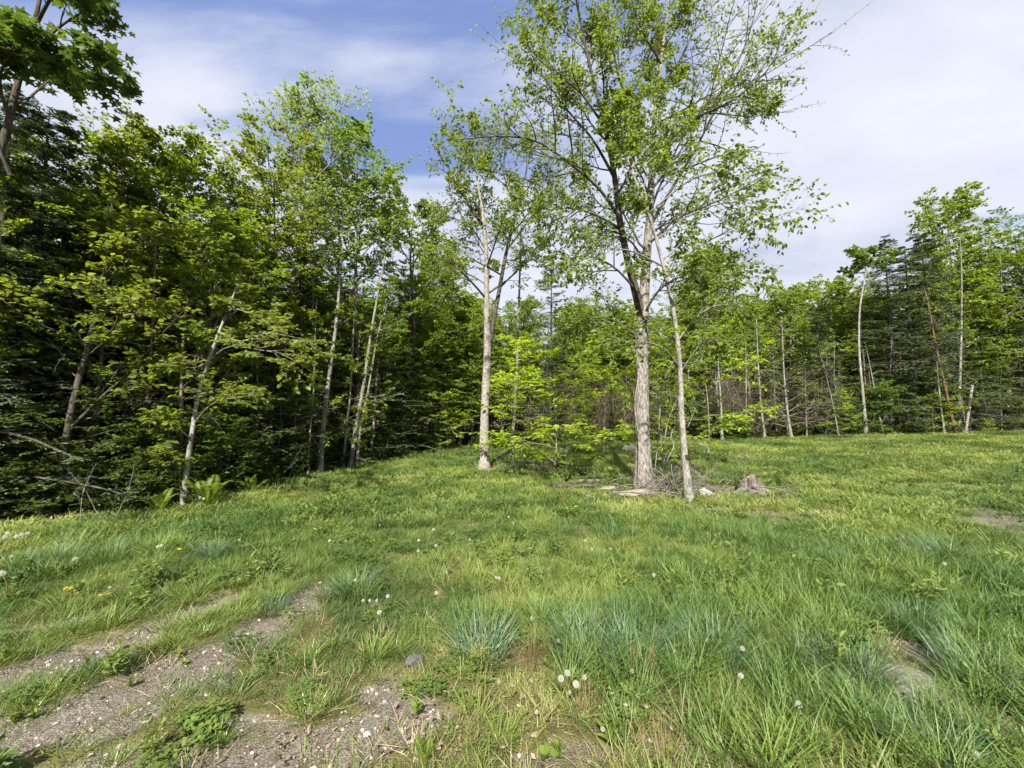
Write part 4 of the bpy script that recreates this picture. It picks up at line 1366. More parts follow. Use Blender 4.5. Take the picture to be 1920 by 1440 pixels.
# pale leaning tree at the left wood edge
b_ = gpos(343, 951)
T1 = [(343, 951, 0), (350, 880, 0), (362, 800, 0), (372, 740, .05), (390, 680, .1), (412, 620, .2), (430, 575, .3), (446, 530, .4), (454, 498, .5)]
hero('leaning_pale_tree', 'slender pale-barked tree leaning right at the edge of the dark wood', 'tree', b_,
     [(T1, [.045, .040, .036, .031, .028, .024, .019, .012, .004])],
     [([(366, 792, 0), (385, 768, -.2), (410, 752, -.4), (440, 742, -.6), (480, 735, -.7)], .015),
      ([(395, 672, .1), (430, 650, -.2), (480, 655, -.4), (530, 665, -.5), (575, 690, -.6)], .012),
      ([(412, 622, .2), (450, 640, -.2), (500, 625, -.5), (560, 635, -.6), (605, 662, -.6)], .012),
      ([(356, 822, 0), (330, 800, -.2), (300, 790, -.3), (280, 778, -.4)], .012),
      ([(430, 575, .3), (480, 590, .1), (530, 600, -.1)], .014),
      ([(390, 680, .1), (360, 690, -.3), (330, 680, -.5), (300, 690, -.6)], .014),
      ([(350, 880, 0), (325, 862, -.2), (300, 840, -.3)], .010)],
     B_PALE, M_MAPLE2, 504, auto=[(6, .55, .97, .7)], nsub=6, ntw=4, nleaf=9, limb_sub=12, L=.07, W=.06, droop=.2, flat=1.0, subflat=True, bark2=B_GREY, sublen=.34, jit=.08, bare_tw=.15)

# curved dark stem of the left wood
b_ = gpos(102, 962)
T1 = [(102, 962, 0), (118, 860, 0), (130, 790, 0), (145, 720, .1), (165, 650, .2), (178, 590, .3), (192, 520, .5), (204, 440, .7), (215, 340, .9), (222, 240, 1.1)]
hero('curved_maple_tree', 'dark maple with a curved stem arching right out of the wood', 'tree', b_,
     [(T1, [.058, .050, .046, .042, .038, .033, .027, .021, .015, .006])],
     [([(133, 800, 0), (165, 770, .2), (200, 735, .4), (240, 700, .6), (300, 630, .8), (380, 545, 1.0)], .028),
      ([(178, 640, .2), (210, 620, 0), (225, 590, -.2), (250, 570, -.4), (290, 560, -.5)], .02),
      ([(192, 520, .5), (240, 470, .4), (290, 440, .3), (340, 430, .2)], .022),
      ([(165, 650, .2), (120, 600, .1), (70, 560, 0), (20, 540, 0)], .022),
      ([(204, 440, .7), (160, 390, .6), (110, 350, .5), (60, 330, .4)], .022)],
     B_DARK, M_MAPLE2, 505, auto=[(18, .35, .98, 1.3)], nsub=7, ntw=4, nleaf=8, limb_sub=10, L=.09, W=.08, droop=.2, flat=1.0, subflat=True, bark2=B_DARK)

# overhanging maple in the near left corner
b_ = gpos(-60, 990)
T1 = [(-60, 990, 0), (-65, 800, 0), (-55, 600, 0), (-30, 400, 0), (8, 260, 0), (40, 130, 0), (70, 20, 0), (90, -90, 0)]
hero('overhanging_maple_tree', 'maple whose broad-leaved bough hangs over the sky beside the big spruce', 'tree', b_,
     [(T1, [.075, .07, .065, .058, .045, .036, .026, .014])],
     [([(45, 150, 0), (80, 110, -.2), (125, 100, -.4), (165, 105, -.5), (205, 128, -.6)], .03),
      ([(20, 330, 0), (-30, 200, -.3), (-40, 110, -.5), (0, 70, -.6)], .03),
      ([(50, 120, 0), (100, 60, .3), (150, 25, .4), (190, 0, .5)], .03),
      ([(60, 60, 0), (100, -10, -.3), (150, -60, -.4)], .03),
      ([(38, 200, 0), (70, 170, .3), (110, 140, .5), (150, 140, .6)], .022),
      ([(30, 260, 0), (0, 160, -.3), (20, 100, -.6), (60, 85, -.8)], .025)],
     B_DARK, leaf_mat('shaded_maple_leaf', [(0, (.030, .062, .014)), (.7, (.060, .100, .018)), (1, (.12, .16, .025))], trans=.35), 506, auto=[None], nsub=6, ntw=5, nleaf=6, limb_sub=12, L=.12, W=.12, kind='maple', droop=.25, flat=1.0, subflat=True, sublen=.40, leafy_from=.35)  # leaf colour darkened to imitate a bough seen against the light

# clump of grey stems at the path side
CL = [(600, 889, (600, 889), (606, 800), (618, 700), (632, 590), (640, 480), .075),
      (643, 880, (643, 880), (650, 800), (656, 740), (662, 640), (668, 520), .045),
      (656, 880, (656, 880), (668, 800), (682, 720), (700, 600), (722, 480), .065),
      (668, 879, (668, 879), (678, 790), (690, 735), (706, 640), (725, 560), .040),
      (578, 893, (578, 893), (582, 800), (588, 740), (590, 650), (594, 560), .028)]
CLL = ['thickest straight grey stem of the clump beside the grass path', 'left stem of the close trio of grey stems', 'middle leaning stem of the close trio of grey stems',
       'right thin stem of the close trio of grey stems', 'thin pole a step left of the thickest grey stem']
for (px_, py_, *pts, r_), l_ in zip(CL, CLL):
    b_ = gpos(px_, py_)
    hero('grey_stem_tree', l_, 'tree', b_, [([(p[0], p[1], .12 * i) for i, p in enumerate(pts)], [r_, r_ * .85, r_ * .75, r_ * .6, r_ * .35])], [],
         B_GREY, M_MAPLE, 520 + px_, auto=[(14, .12, .97, .8)], nsub=5, ntw=3, nleaf=5, L=.08, W=.06, bark2=B_TWIG, auto_ang=1.25, auto_curve=-.1, bare_tw=.65, droop=.1, flat=1.2)

# bare pole right of the birch
b_ = gpos(958, 872)
hero('bare_pole_tree', 'tall bare grey pole between the twin birch and the glowing sapling', 'dead tree', b_,
     [([(958, 872, .3), (964, 780, .4), (969, 700, .5), (972, 600, .5), (975, 500, .5), (977, 415, .5)], [.06, .055, .05, .04, .03, .012])], [],
     B_GREY, M_HERO, 530, auto=[(26, .25, .98, .55)], nsub=4, ntw=2, nleaf=2, L=.06, W=.04, auto_ang=1.35, auto_curve=-.15, bare_tw=.93, bark2=B_TWIG)

# glowing layered saplings in front of the pole
SP = [('glowing yellow-green sapling with tiers of leaves in front of the bare pole', 1035, 893, 640, 0, 1.35),
      ('second yellow-green sapling crowding the left side of the glowing one', 985, 888, 700, .6, 1.1),
      ('lower yellow-green sapling between the glowing one and the brush heap', 1062, 890, 775, -.2, 1.4),
      ('yellow-green sapling against the left side of the big flaky trunk', 1130, 872, 690, 1.2, 1.0),
      ('thin sapling with hanging bright leaves right of the slim pale tree', 1325, 880, 600, 1.6, .9),
      ('thin leafy sapling between the big trunk and the slim pale tree', 1243, 905, 640, .5, .8)]
for l_, px_, py_, top_, bk_, wd_ in SP:
    tree_at('sapling', 'layered_sapling', l_, 'sapling', px_, py_, top_, bk_, wide=wd_)
tree_at('bush', 'yellow_green_bush', 'low yellow-green bush right behind the rotten stump', 'bush', 1460, 912, 893, 0, wide=1.0)

# singled-out stems of the right-hand wood
def stem_tree(name, label, cat, pts, r0, bark, seed, nb=10, bl=.5, leafm=None, nleaf=0, s0=.2, ang=1.2, curve=-.1, L=.12, tip=.12, bt=.9, nsub=4, dn=0):
    b = gpos(pts[0][0], pts[0][1])
    return hero(name, label, cat, b, [([(p[0], p[1], dn * i) for i, p in enumerate(pts)], list(.56 * r0 * np.linspace(1, tip, 6)))], [], bark, leafm or M_MAPLE, seed,
                auto=[(nb, s0, .99, bl)], nsub=nsub, ntw=3, nleaf=max(2, nleaf), L=L, W=L * .7, auto_ang=ang, auto_curve=curve, bare_tw=bt if not nleaf else 0, bark2=B_TWIG if not nleaf else bark)


stem_tree('white_stem_tree', 'tall white stem with a small umbrella tuft of leaves on top', 'tree', [(1624, 816), (1618, 740), (1611, 660), (1612, 580), (1622, 520), (1628, 476)], .15, B_PALE, 601,
          nb=9, bl=1.5, leafm=M_GREEN, nleaf=8, s0=.80, ang=1.1, curve=.2, L=.17, nsub=7, tip=.25)
stem_tree('leaning_thin_tree', 'thin pale leaning stem just right of the tall white stem', 'dead tree', [(1656, 815), (1645, 760), (1634, 700), (1622, 640)], .08, B_PALE, 602, nb=8, bl=.7)
stem_tree('grey_snag', 'grey dead tree with drooping bare limbs at the field edge', 'dead tree', [(1484, 822), (1476, 770), (1470, 700), (1466, 600)], .15, B_GREY, 603, nb=26, bl=2.0, s0=.1, curve=-.25, nsub=8, tip=.2)
stem_tree('pale_trunk_tree', 'pale straight trunk beneath the tree with upswept tips', 'tree', [(1354, 826), (1352, 760), (1347, 690), (1345, 640)], .13, B_PALE, 604, nb=8, bl=1.0, s0=.5)
stem_tree('thin_pale_stem', 'thin pale stem standing clear right of the pale straight trunk', 'dead tree', [(1399, 824), (1399, 760), (1399, 700), (1398, 640)], .08, B_PALE, 605, nb=12, bl=.9)
stem_tree('grey_snag', 'mottled grey snag with a broken top behind the round bush', 'dead tree', [(1434, 823), (1427, 760), (1422, 690), (1418, 600), (1418, 580)], .13, B_GREY, 606, nb=16, bl=1.0)
stem_tree('red_barked_pole', 'long leaning pole with reddish dead bark below the dark hemlock', 'dead tree', [(1792, 814), (1775, 740), (1755, 650), (1742, 580), (1733, 540)], .14, B_RED, 607, nb=22, bl=1.0, tip=.3)
stem_tree('pale_pole', 'shorter pale pole left of the reddish leaning one', 'dead tree', [(1771, 814), (1764, 760), (1758, 700), (1756, 660)], .10, B_PALE, 608, nb=8, bl=.8)
stem_tree('cut_stub', 'pale cut stub leaning right at the field edge', 'dead tree', [(1810, 813), (1815, 780), (1819, 752), (1823, 722)], .12, B_BIRCH, 609, nb=2, bl=.4, tip=.9)
stem_tree('grey_trunk_tree', 'stout grey trunk in the shade left of the pale cut stub', 'tree', [(1801, 812), (1799, 740), (1802, 640), (1803, 520), (1800, 440)], .17, B_GREY, 610, nb=12, bl=1.0)
stem_tree('thin_dead_tree', 'leaning thin dead pole above the bright sapling', 'dead tree', [(1573, 819), (1562, 760), (1548, 700), (1534, 650)], .06, B_GREY, 611, nb=12, bl=.8)
stem_tree('thin_dead_tree', 'thin upright dead stem between the grey drooping snag and the dead pole', 'dead tree', [(1513, 821), (1511, 760), (1510, 690)], .07, B_TWIG, 612, nb=16, bl=.9)

# ------------------------------------------------------------------ brush island: rocks, stump, logs, sticks
import bmesh


def rock_mesh(name, seed, mat, sub=3, flat=.6, rough=.22, facet=0.0, sx=1, sy=1):
    r = np.random.default_rng(seed)
    bm = bmesh.new()
    bmesh.ops.create_icosphere(bm, subdivisions=sub, radius=1)
    co = np.array([v.co[:] for v in bm.verts])
    cuts = norm(r.normal(size=(9, 3)))
    for c in cuts:
        d = co @ c
        lim = r.uniform(.55, .8)
        co = co - np.maximum(d - lim, 0)[:, None] * c * .92
    n = fbm(co[:, 0] * 2.2 + co[:, 2] * 1.7 + 9, co[:, 1] * 2.2 - co[:, 2] + 4, seed, 4) - .5
    co = co * (1 + rough * n)[:, None] * [sx, sy, flat]
    for v, c in zip(bm.verts, co):
        v.co = c
    me = bpy.data.meshes.new(name)
    bm.to_mesh(me); bm.free()
    me.materials.append(mat)
    return me


R_PALE = rock_mat('pale_granite', (.26, .24, .20), (.50, .47, .41), 5)
R_TAN = rock_mat('tan_rock', (.16, .14, .11), (.38, .34, .28), 5, moss=(.10, .11, .04))
R_DARK = rock_mat('dark_slate_rock', (.055, .055, .058), (.17, .165, .16), 8)
R_FLAT = rock_mat('weathered_ledge_rock', (.12, .112, .105), (.33, .31, .295), 5, moss=(.17, .115, .09))


def rock(name, label, px, py, size, mat, seed, flat=.6, rz=0, sx=1, sy=1, sink=.25, tilt=(0, 0), rough=.22):
    g = gpos(px, py)
    o = thing(name, label, 'rock', (g[0], g[1], g[2] + size * flat * (1 - sink) * .6), rz, me=rock_mesh(name, seed, mat, 4, flat, rough, sx=sx, sy=sy), scale=size)
    o.rotation_euler = (tilt[0], tilt[1], rz)
    return o


rock('granite_boulder', 'pale angular boulder leaning beside the slim pale tree', 1322, 930, .20, R_PALE, 1, .55, .3, 1.2, .8, .1, (.5, .25))
rock('flat_rock', 'long flat tan rock in front of the thick flaky trunk', 1188, 928, .30, R_TAN, 2, .30, .1, 1.5, .7, .3)
rock('tan_rock', 'low tan rock at the left end of the flat rock', 1140, 921, .20, R_TAN, 3, .35, .6, 1.3, .8)
rock('slate_rock', 'small dark slate rock at the edge of the turf near the gravel', 776, 1246, .052, R_DARK, 4, .7, .4, 1.15, .9, .1)
rock('slate_rock', 'tiny dark stone in the turf beneath the pink-stemmed weeds', 985, 1285, .022, R_DARK, 5, .7, 0, .8, 1.1)
rock('ledge_rock', 'broad flat weathered rock half sunk in the long grass', 1697, 1275, .24, R_FLAT, 6, .15, .25, .85, 1.25, .35, (.05, -.05), .3)
rock('ledge_rock', 'smaller flat rock below the broad weathered one', 1668, 1375, .10, R_FLAT, 7, .25, .5, 1.0, 1.1, .35)
rock('dark_rock', 'dark wet-looking rock at the edge of the brush', 1100, 925, .08, R_DARK, 8, .6)
rock('tan_rock', 'round grey rock seen beyond the thick flaky trunk', 1182, 846, .38, R_PALE, 9, .5)
rock('rust_clod', 'rust-brown lump in the grass left of the brush heap', 1057, 943, .075, rock_mat('rust_soil', (.12, .05, .028), (.26, .12, .07), 12), 10, .9, 0, .9, .9, .1)
for i, (px_, py_, s_, l_) in enumerate([(1413, 988, .07, 'white stone in the grass in front of the stump'), (1395, 1010, .05, 'white pebble left of the larger white stone'), (1455, 1395, .018, 'pale stone among the weeds near the flat rocks'),
                                        (100, 1262, .013, 'white pebble on the far gravel track'), (105, 1352, .014, 'white pebble on the near gravel track'), (170, 1412, .012, 'small pale stone at the very front of the gravel')]):
    rock('white_stone', l_, px_, py_, s_, R_PALE, 20 + i, .6, i)


def stump_mesh():
    r = np.random.default_rng(3)
    g = Geo()
    n, K = 40, 9
    a = np.arange(n) * 2 * PI / n
    top = .26 + .12 * np.sin(a * 2 + 1) + .10 * (fbm(a * 3, a * 0 + 2, 3, 3) - .5) * 2 + .05 * r.random(n)
    rows = []
    for k in range(K):
        f = k / (K - 1)
        rr = .21 * (1 + .75 * math.exp(-f * 4.5)) * (1 + .12 * np.sin(a * 5 + .6) + .06 * np.sin(a * 11)) * (1 + .03 * r.normal(size=n))
        rows.append(np.stack([np.cos(a) * rr, np.sin(a) * rr, -.05 + (top + .05) * f], -1))
    for k in range(5):
        f = (k + 1) / 5
        rr = .21 * (1 - .25 * f) * (1 + .12 * np.sin(a * 5 + .6))
        rows.append(np.stack([np.cos(a) * rr * (1 - f * .2), np.sin(a) * rr * (1 - f * .2), top - .30 * f * np.ones(n) + .02 * r.normal(size=n)], -1))
    m = len(rows)
    V = np.stack(rows, 0).reshape(-1, 3)
    V = np.vstack([V, [[0, 0, 0]]])
    k = np.arange(m - 1)[:, None] * n; j = np.arange(n)[None]
    F = np.stack([k + j, k + (j + 1) % n, k + n + (j + 1) % n, k + n + j], -1).reshape(-1, 4)
    g.add(V, F)
    jj = np.arange(n)
    g.F3.append(np.stack([(m - 1) * n + jj, (m - 1) * n + (jj + 1) % n, np.full(n, m * n)], -1)); g.r3.append(np.zeros(n))
    return g.mesh('stump', B_WOOD)


g_ = gpos(1408, 924)
st = thing('tree_stump', 'rotten grey stump with a hollow jagged top', 'stump', g_, .5, me=stump_mesh(), scale=.95)
for i in range(5):
    gg = Geo()
    a = i * 1.25 + .4
    P = crom([[math.cos(a) * .16, math.sin(a) * .16, .09], [math.cos(a) * .36, math.sin(a) * .36, .04], [math.cos(a + .15) * .62, math.sin(a + .15) * .62, -.03]], 7)
    tubes(gg, P[None], np.array([[.07, .06, .05, .04, .032, .025, .015]]), 7, rough=.08)
    obj('root', gg.mesh('root', B_WOOD, True), st)


def stick_mesh(seed, Ln, r0, nb=3, mat=None, bend=.12, sub=.35):
    r = np.random.default_rng(seed)
    g = Geo()
    K = 9
    t = np.linspace(0, 1, K)
    P = np.zeros((K, 3)); P[:, 0] = (t - .5) * Ln
    P[:, 1] = bend * Ln * np.sin(t * 3 + r.random() * 3) * r.normal(); P[:, 2] = r0 + abs(bend * .4 * Ln * r.normal()) * np.sin(t * PI)
    R = r0 * np.linspace(1, .35, K)
    tubes(g, P[None], R[None], 6, rough=.06, rng=r)
    if nb:
        B, BR = spawn(P[None], R[None], nb, .25, .95, .8, lambda s, pl: Ln * sub * np.ones_like(s), K=5, curve=.1, jit=.16, rng=r, rr=.5)
        tubes(g, B, BR, 4)
        C, CR = spawn(B, BR, 3, .3, .95, .7, lambda s, pl: pl * .4, K=4, curve=0, jit=.2, rng=r, rmin=.003)
        tubes(g, C, CR, 3)
    return g.mesh('stick', mat or B_TWIG, True)


LOGS = [('long grey log lying behind the thick flaky trunk', 1125, 896, 1165, 897, 1.9, .045, B_WOOD),
        ('split pale log lying left of the thick flaky trunk', 1118, 905, 0, 0, 1.3, .06, B_WOOD),
        ('dark crooked log in front of the split pale log', 1090, 915, 0, 0, 1.2, .05, B_DARK),
        ('long thin log running right from the slim pale tree', 1345, 905, 0, 0, 1.5, .035, B_WOOD),
        ('short grey log between the boulder and the stump', 1358, 927, 0, 0, .8, .03, B_TWIG),
        ('weathered plank-like log in the grass before the stump', 1362, 955, 0, 0, 1.0, .03, B_WOOD),
        ('bleached log right of the stump', 1465, 945, 0, 0, .9, .03, B_WOOD),
        ('small bleached log at the near edge of the brush', 1545, 962, 0, 0, .7, .025, B_WOOD),
        ('short log lying across the foot of the thick flaky trunk', 1232, 925, 0, 0, .9, .04, B_MAPLE)]
for i, (l_, px_, py_, _, _, ln_, r_, m_) in enumerate(LOGS):
    g_ = gpos(px_, py_)
    thing('fallen_log', l_, 'log', (g_[0], g_[1], g_[2] - r_ * .55), prng.normal() * .22, me=stick_mesh(700 + i, ln_, r_, 0, m_, .05))

SM = [stick_mesh(720 + i, 1.0, .011, 4, [B_TWIG, B_WOOD, B_GREY][i % 3], .12) for i in range(7)]
r_ = np.random.default_rng(9)
for i in range(90):
    c = r_.random()
    if c < .6:
        px_, py_ = r_.normal(1255, 38), r_.normal(922, 9)
        e = r_.uniform(0, .75)
    else:
        px_, py_ = r_.uniform(1085, 1480), r_.uniform(898, 945)
        e = r_.uniform(0, .2)
    g_ = gpos(px_, py_)
    o = thing('brush_stick', 'dead stick in the tangled brush at the foot of the big trunk', 'stick', g_, me=SM[i % 7], group='sticks of the brush heap', scale=r_.uniform(.5, 1.25))
    o.location.z += .02 + (math.sin(e) * .40 if e > .2 else .05 * r_.random())
    o.rotation_euler = (r_.random() * 6, -e * r_.choice([-1, 1]), r_.normal() * (1.1 if e > .2 else .5))
# dead brush left of it and beneath the glowing sapling
for i in range(34):
    px_, py_ = r_.uniform(925, 1090), r_.uniform(868, 898)
    g_ = gpos(px_, py_)
    o = thing('brush_stick', 'dead twiggy stick in the grey brush under the glowing sapling', 'stick', g_, me=SM[i % 7], group='sticks under the glowing sapling', scale=r_.uniform(.5, 1.1))
    o.location.z += .12; o.rotation_euler = (r_.random() * 6, -r_.uniform(0, .6), r_.random() * 6.28)
# twisting vine stems on the trunks
VN = [('pale twisting vine climbing the left side of the thick flaky trunk', [(1196, 905, -.2), (1198, 830, -.22), (1190, 760, -.22), (1197, 700, -.2), (1192, 640, -.2), (1198, 590, -.15)], .014),
      ('pale looping vine stem hanging between the two trunks', [(1242, 895, -.1), (1252, 860, -.1), (1263, 838, -.1), (1258, 815, -.1), (1270, 790, -.05), (1275, 770, 0)], .013),
      ('straight pale vine stem left of the looping one', [(1238, 905, .1), (1243, 850, .1), (1250, 800, .1), (1262, 765, .05), (1274, 740, 0)], .010),
      ('thin vine stem rising to the leaf tiers between the trunks', [(1228, 880, .4), (1236, 800, .4), (1240, 730, .4), (1256, 690, .3), (1280, 650, .2)], .010),
      ('slanting vine strung from the slim pale tree to the thicket', [(1290, 800, .1), (1303, 760, .2), (1290, 700, .2), (1310, 670, .3), (1345, 640, .5)], .009)]
Ym = gpos(1208, 914)[1]
for l_, pts, r0 in VN:
    P = px_line(pts, Ym, 24)
    base = P[0].copy()
    g = Geo()
    tubes(g, (P - base)[None], np.linspace(r0, r0 * .6, 24)[None], 6, rough=.08)
    B, BR = spawn((P - base)[None], np.full((1, 24), r0), 7, .1, .95, .7, lambda s, pl: .35 * np.ones_like(s), K=5, curve=.1, jit=.2)
    tubes(g, B, BR, 3)
    thing('climbing_vine', l_, 'vine', base, me=g.mesh('vine', B_PALE, True))

# the dark strap round the slim stem
P = px_line([(1286.5, 862, 0), (1286, 852, 0)], gpos(1293, 941)[1], 4)
g = Geo(); tubes(g, (P - P[0])[None], np.array([[.070, .072, .072, .070]]), 16)
g2 = Geo()
bm = bmesh.new(); bmesh.ops.create_cube(bm, size=1)
bmesh.ops.scale(bm, vec=(.05, .03, .045), verts=bm.verts); bmesh.ops.bevel(bm, geom=list(bm.edges), offset=.004, segments=2)
bmesh.ops.translate(bm, vec=(.03, -.075, .05), verts=bm.verts)
me = bpy.data.meshes.new('clip'); bm.to_mesh(me); bm.free()
M_BLK = plain_mat('black_webbing', (.02, .02, .02), .7); me.materials.append(M_BLK)
stp = thing('black_strap', 'dark strap tied round the slim pale tree', 'strap', P[0], me=g.mesh('strap', M_BLK, True))
obj('clip', me, stp)

# bent dead wisp in the field behind the stump
g_ = gpos(1390, 918)
thing('dead_shrub', 'pale wiry dead shrub bending over in the field behind the stump', 'dead shrub', gpos(1392, 905),
      me=dead_pole(801, .75, .006, B_PALE, 8, .5, .6, (.15, 0), .05, 1.0, -.6, nsub=4)[0][1])
for i in range(9):
    px_ = [150, 190, 212, 235, 262, 505, 540, 890, 948][i]; py_ = [985, 972, 978, 965, 958, 905, 898, 874, 880][i]
    o = thing('dry_stalk', 'dry bent stalk leaning at the edge of the wood', 'stalk', gpos(px_, py_), prng.random() * 6, group='dry stalks along the wood edge',
              me=KIND['whip_pale'][0][1], scale=.28)
    o.rotation_euler = (prng.normal() * .5, prng.normal() * .5, prng.random() * 6)


# ------------------------------------------------------------------ ferns
def fern_mesh_part(rng):
    g = Geo()
    K = 12
    t = np.linspace(0, 1, K)
    P = np.stack([t * .45, np.zeros(K), .38 * np.sin(t * 1.9)], -1)
    tubes(g, P[None], np.linspace(.004, .001, K)[None], 3)
    s = np.linspace(.12, .98, 22)
    pos, T, _ = interp(P[None], np.ones((1, K)), s[None])
    for sd in (1, -1):
        L = (.11 * np.sin(np.clip(s, .1, 1) * PI * .93 + .12) + .012)[:, None]
        d = norm(np.array([[.35, sd, -.12]]) + 0 * pos[0])
        b = pos[0]
        V = np.stack([b, b + d * L * .4 + T[0] * .012, b + d * L, b + d * L * .4 - T[0] * .012], 1).reshape(-1, 3)
        g.add(V, np.arange(22)[:, None] * 4 + [0, 1, 2, 3], rng.random(22))
    return g.mesh('frond', M_MAPLE)


FR = fern_mesh_part(np.random.default_rng(4))
for l_, px_, py_, sc_, n_ in [('arching green fern at the foot of the pale leaning tree', 388, 950, 1.0, 9), ('small fern left of the pale leaning tree', 300, 962, .7, 7), ('fern between the fern clump and the dead stems', 470, 925, .7, 7),
                              ('little fern frond group at the front of the turf', 800, 1432, .2, 4)]:
    f = thing('fern', l_, 'fern', gpos(px_, py_), 0, scale=sc_)
    for i in range(n_):
        o = obj('frond', FR, f)
        o.rotation_euler = (prng.normal() * .12, -.25 + prng.normal() * .2, i * 6.28 / n_ + prng.normal() * .2)
        o.scale = (prng.uniform(.7, 1.1),) * 3

# ------------------------------------------------------------------ tussocks that can be singled out
M_TUSS = leaf_mat('tussock_blade', [(0, (.070, .125, .070)), (.5, (.105, .165, .085)), (1, (.15, .21, .095))], trans=.3, rough=.45, spec=.3, tint=1.3)
TUS = [tuft('tussock', M_TUSS, 300, .13, .18, .34, .0058, .45, .7, np.random.default_rng(50 + i), 4) for i in range(3)]
M_TUSY = leaf_mat('yellow_tussock_blade', [(0, (.10, .17, .03)), (.5, (.15, .21, .035)), (1, (.21, .25, .06))], trans=.35, rough=.35, spec=.45, tint=1.3)
TUY = [tuft('tussock', M_TUSY, 90, .05, .10, .20, .0045, .4, .8, np.random.default_rng(60 + i), 3) for i in range(3)]
for i, (l_, px_, py_, s_) in enumerate([
        ('dense blue-green tussock right of the three white seed heads', 905, 1232, .95), ('large dark blue-green tussock with upright blades', 1095, 1235, 1.0),
        ('blue-green tussock joined to the right of the large dark one', 1195, 1240, 1.0), ('dark tussock behind the white seed heads', 668, 1112, .85),
        ('small tussock spreading over the far gravel edge', 512, 1143, .55), ('blue-grey tussock in the open turf at the far right', 1765, 1050, 1.0),
        ('tall green tussock arching over the top of the broad flat rock', 1720, 1180, .85), ('tall green tussock left of the broad flat rock', 1600, 1275, .9),
        ('tall green tussock right of the broad flat rock', 1835, 1280, 1.0), ('green tussock below the smaller flat rock', 1745, 1420, .75),
        ('green tussock between the large dark one and the flat rock', 1330, 1230, .95), ('dark green tussock in the middle of the turf', 1570, 1065, .9),
        ('leafy tussock at the near end of the wood edge', 105, 1055, 1.0), ('arching tussock beyond the yellow dandelions', 205, 1045, .9), ('short tussock above the gravel on the left', 395, 1045, .8)]):
    thing('grass_tussock', l_, 'grass tussock', gpos(px_, py_), i * 1.3, me=TUS[i % 3], scale=s_ * 1.12)
for i, (l_, px_, py_, s_) in enumerate([
        ('yellow-green tuft growing alone on the near gravel', 410, 1385, .75), ('upright yellow-green tuft beside the leaf litter', 580, 1345, .9), ('low round tuft in the middle of the gravel', 240, 1330, .35),
        ('spiky yellow tuft right of the gravel track', 575, 1240, 1.0), ('yellow tuft below the white seed heads', 700, 1235, 1.25), ('bright tuft left of the small slate rock', 740, 1225, 1.0),
        ('pale tuft at the foot of the blue-green tussock', 860, 1265, .7), ('wide pale tuft in the front turf', 940, 1400, 1.0), ('yellow tuft between the two gravel tracks', 340, 1215, .7),
        ('thin tuft at the front edge of the gravel', 225, 1420, .6), ('grass tuft among the leaf litter', 275, 1435, .45), ('tuft on the ridge between the tracks', 385, 1190, .8),
        ('dense tuft at the far lip of the near track', 470, 1270, .6), ('ragged tuft on the left verge of the gravel', 90, 1305, .8), ('low tuft on the near verge of the gravel', 55, 1330, .8)]):
    thing('grass_tuft', l_, 'grass tuft', gpos(px_, py_), i * 1.7, me=TUY[i % 3], scale=s_)


# ------------------------------------------------------------------ broad-leaved weeds (every leaf a part)
def weed_leaf(L, W, up, mat, fold=.15):
    g = Geo()
    n = 6
    t = np.linspace(0, 1, n)
    wd = W * np.sin(np.clip(t * .92 + .06, 0, 1) * PI) ** .7
    z = up * L * np.sin(t * 1.7)
    c = np.stack([t * L, 0 * t, z], -1)
    l = c + np.stack([0 * t, wd * .5, wd * fold], -1); r = c + np.stack([0 * t, -wd * .5, wd * fold], -1)
    V = np.concatenate([l, c, r])
    k = np.arange(n - 1)
    g.add(V, np.concatenate([np.stack([k, k + 1, k + n + 1, k + n], -1), np.stack([k + n, k + n + 1, k + 2 * n + 1, k + 2 * n], -1)]), RNG.random())
    return g.mesh('leaf', mat, True)


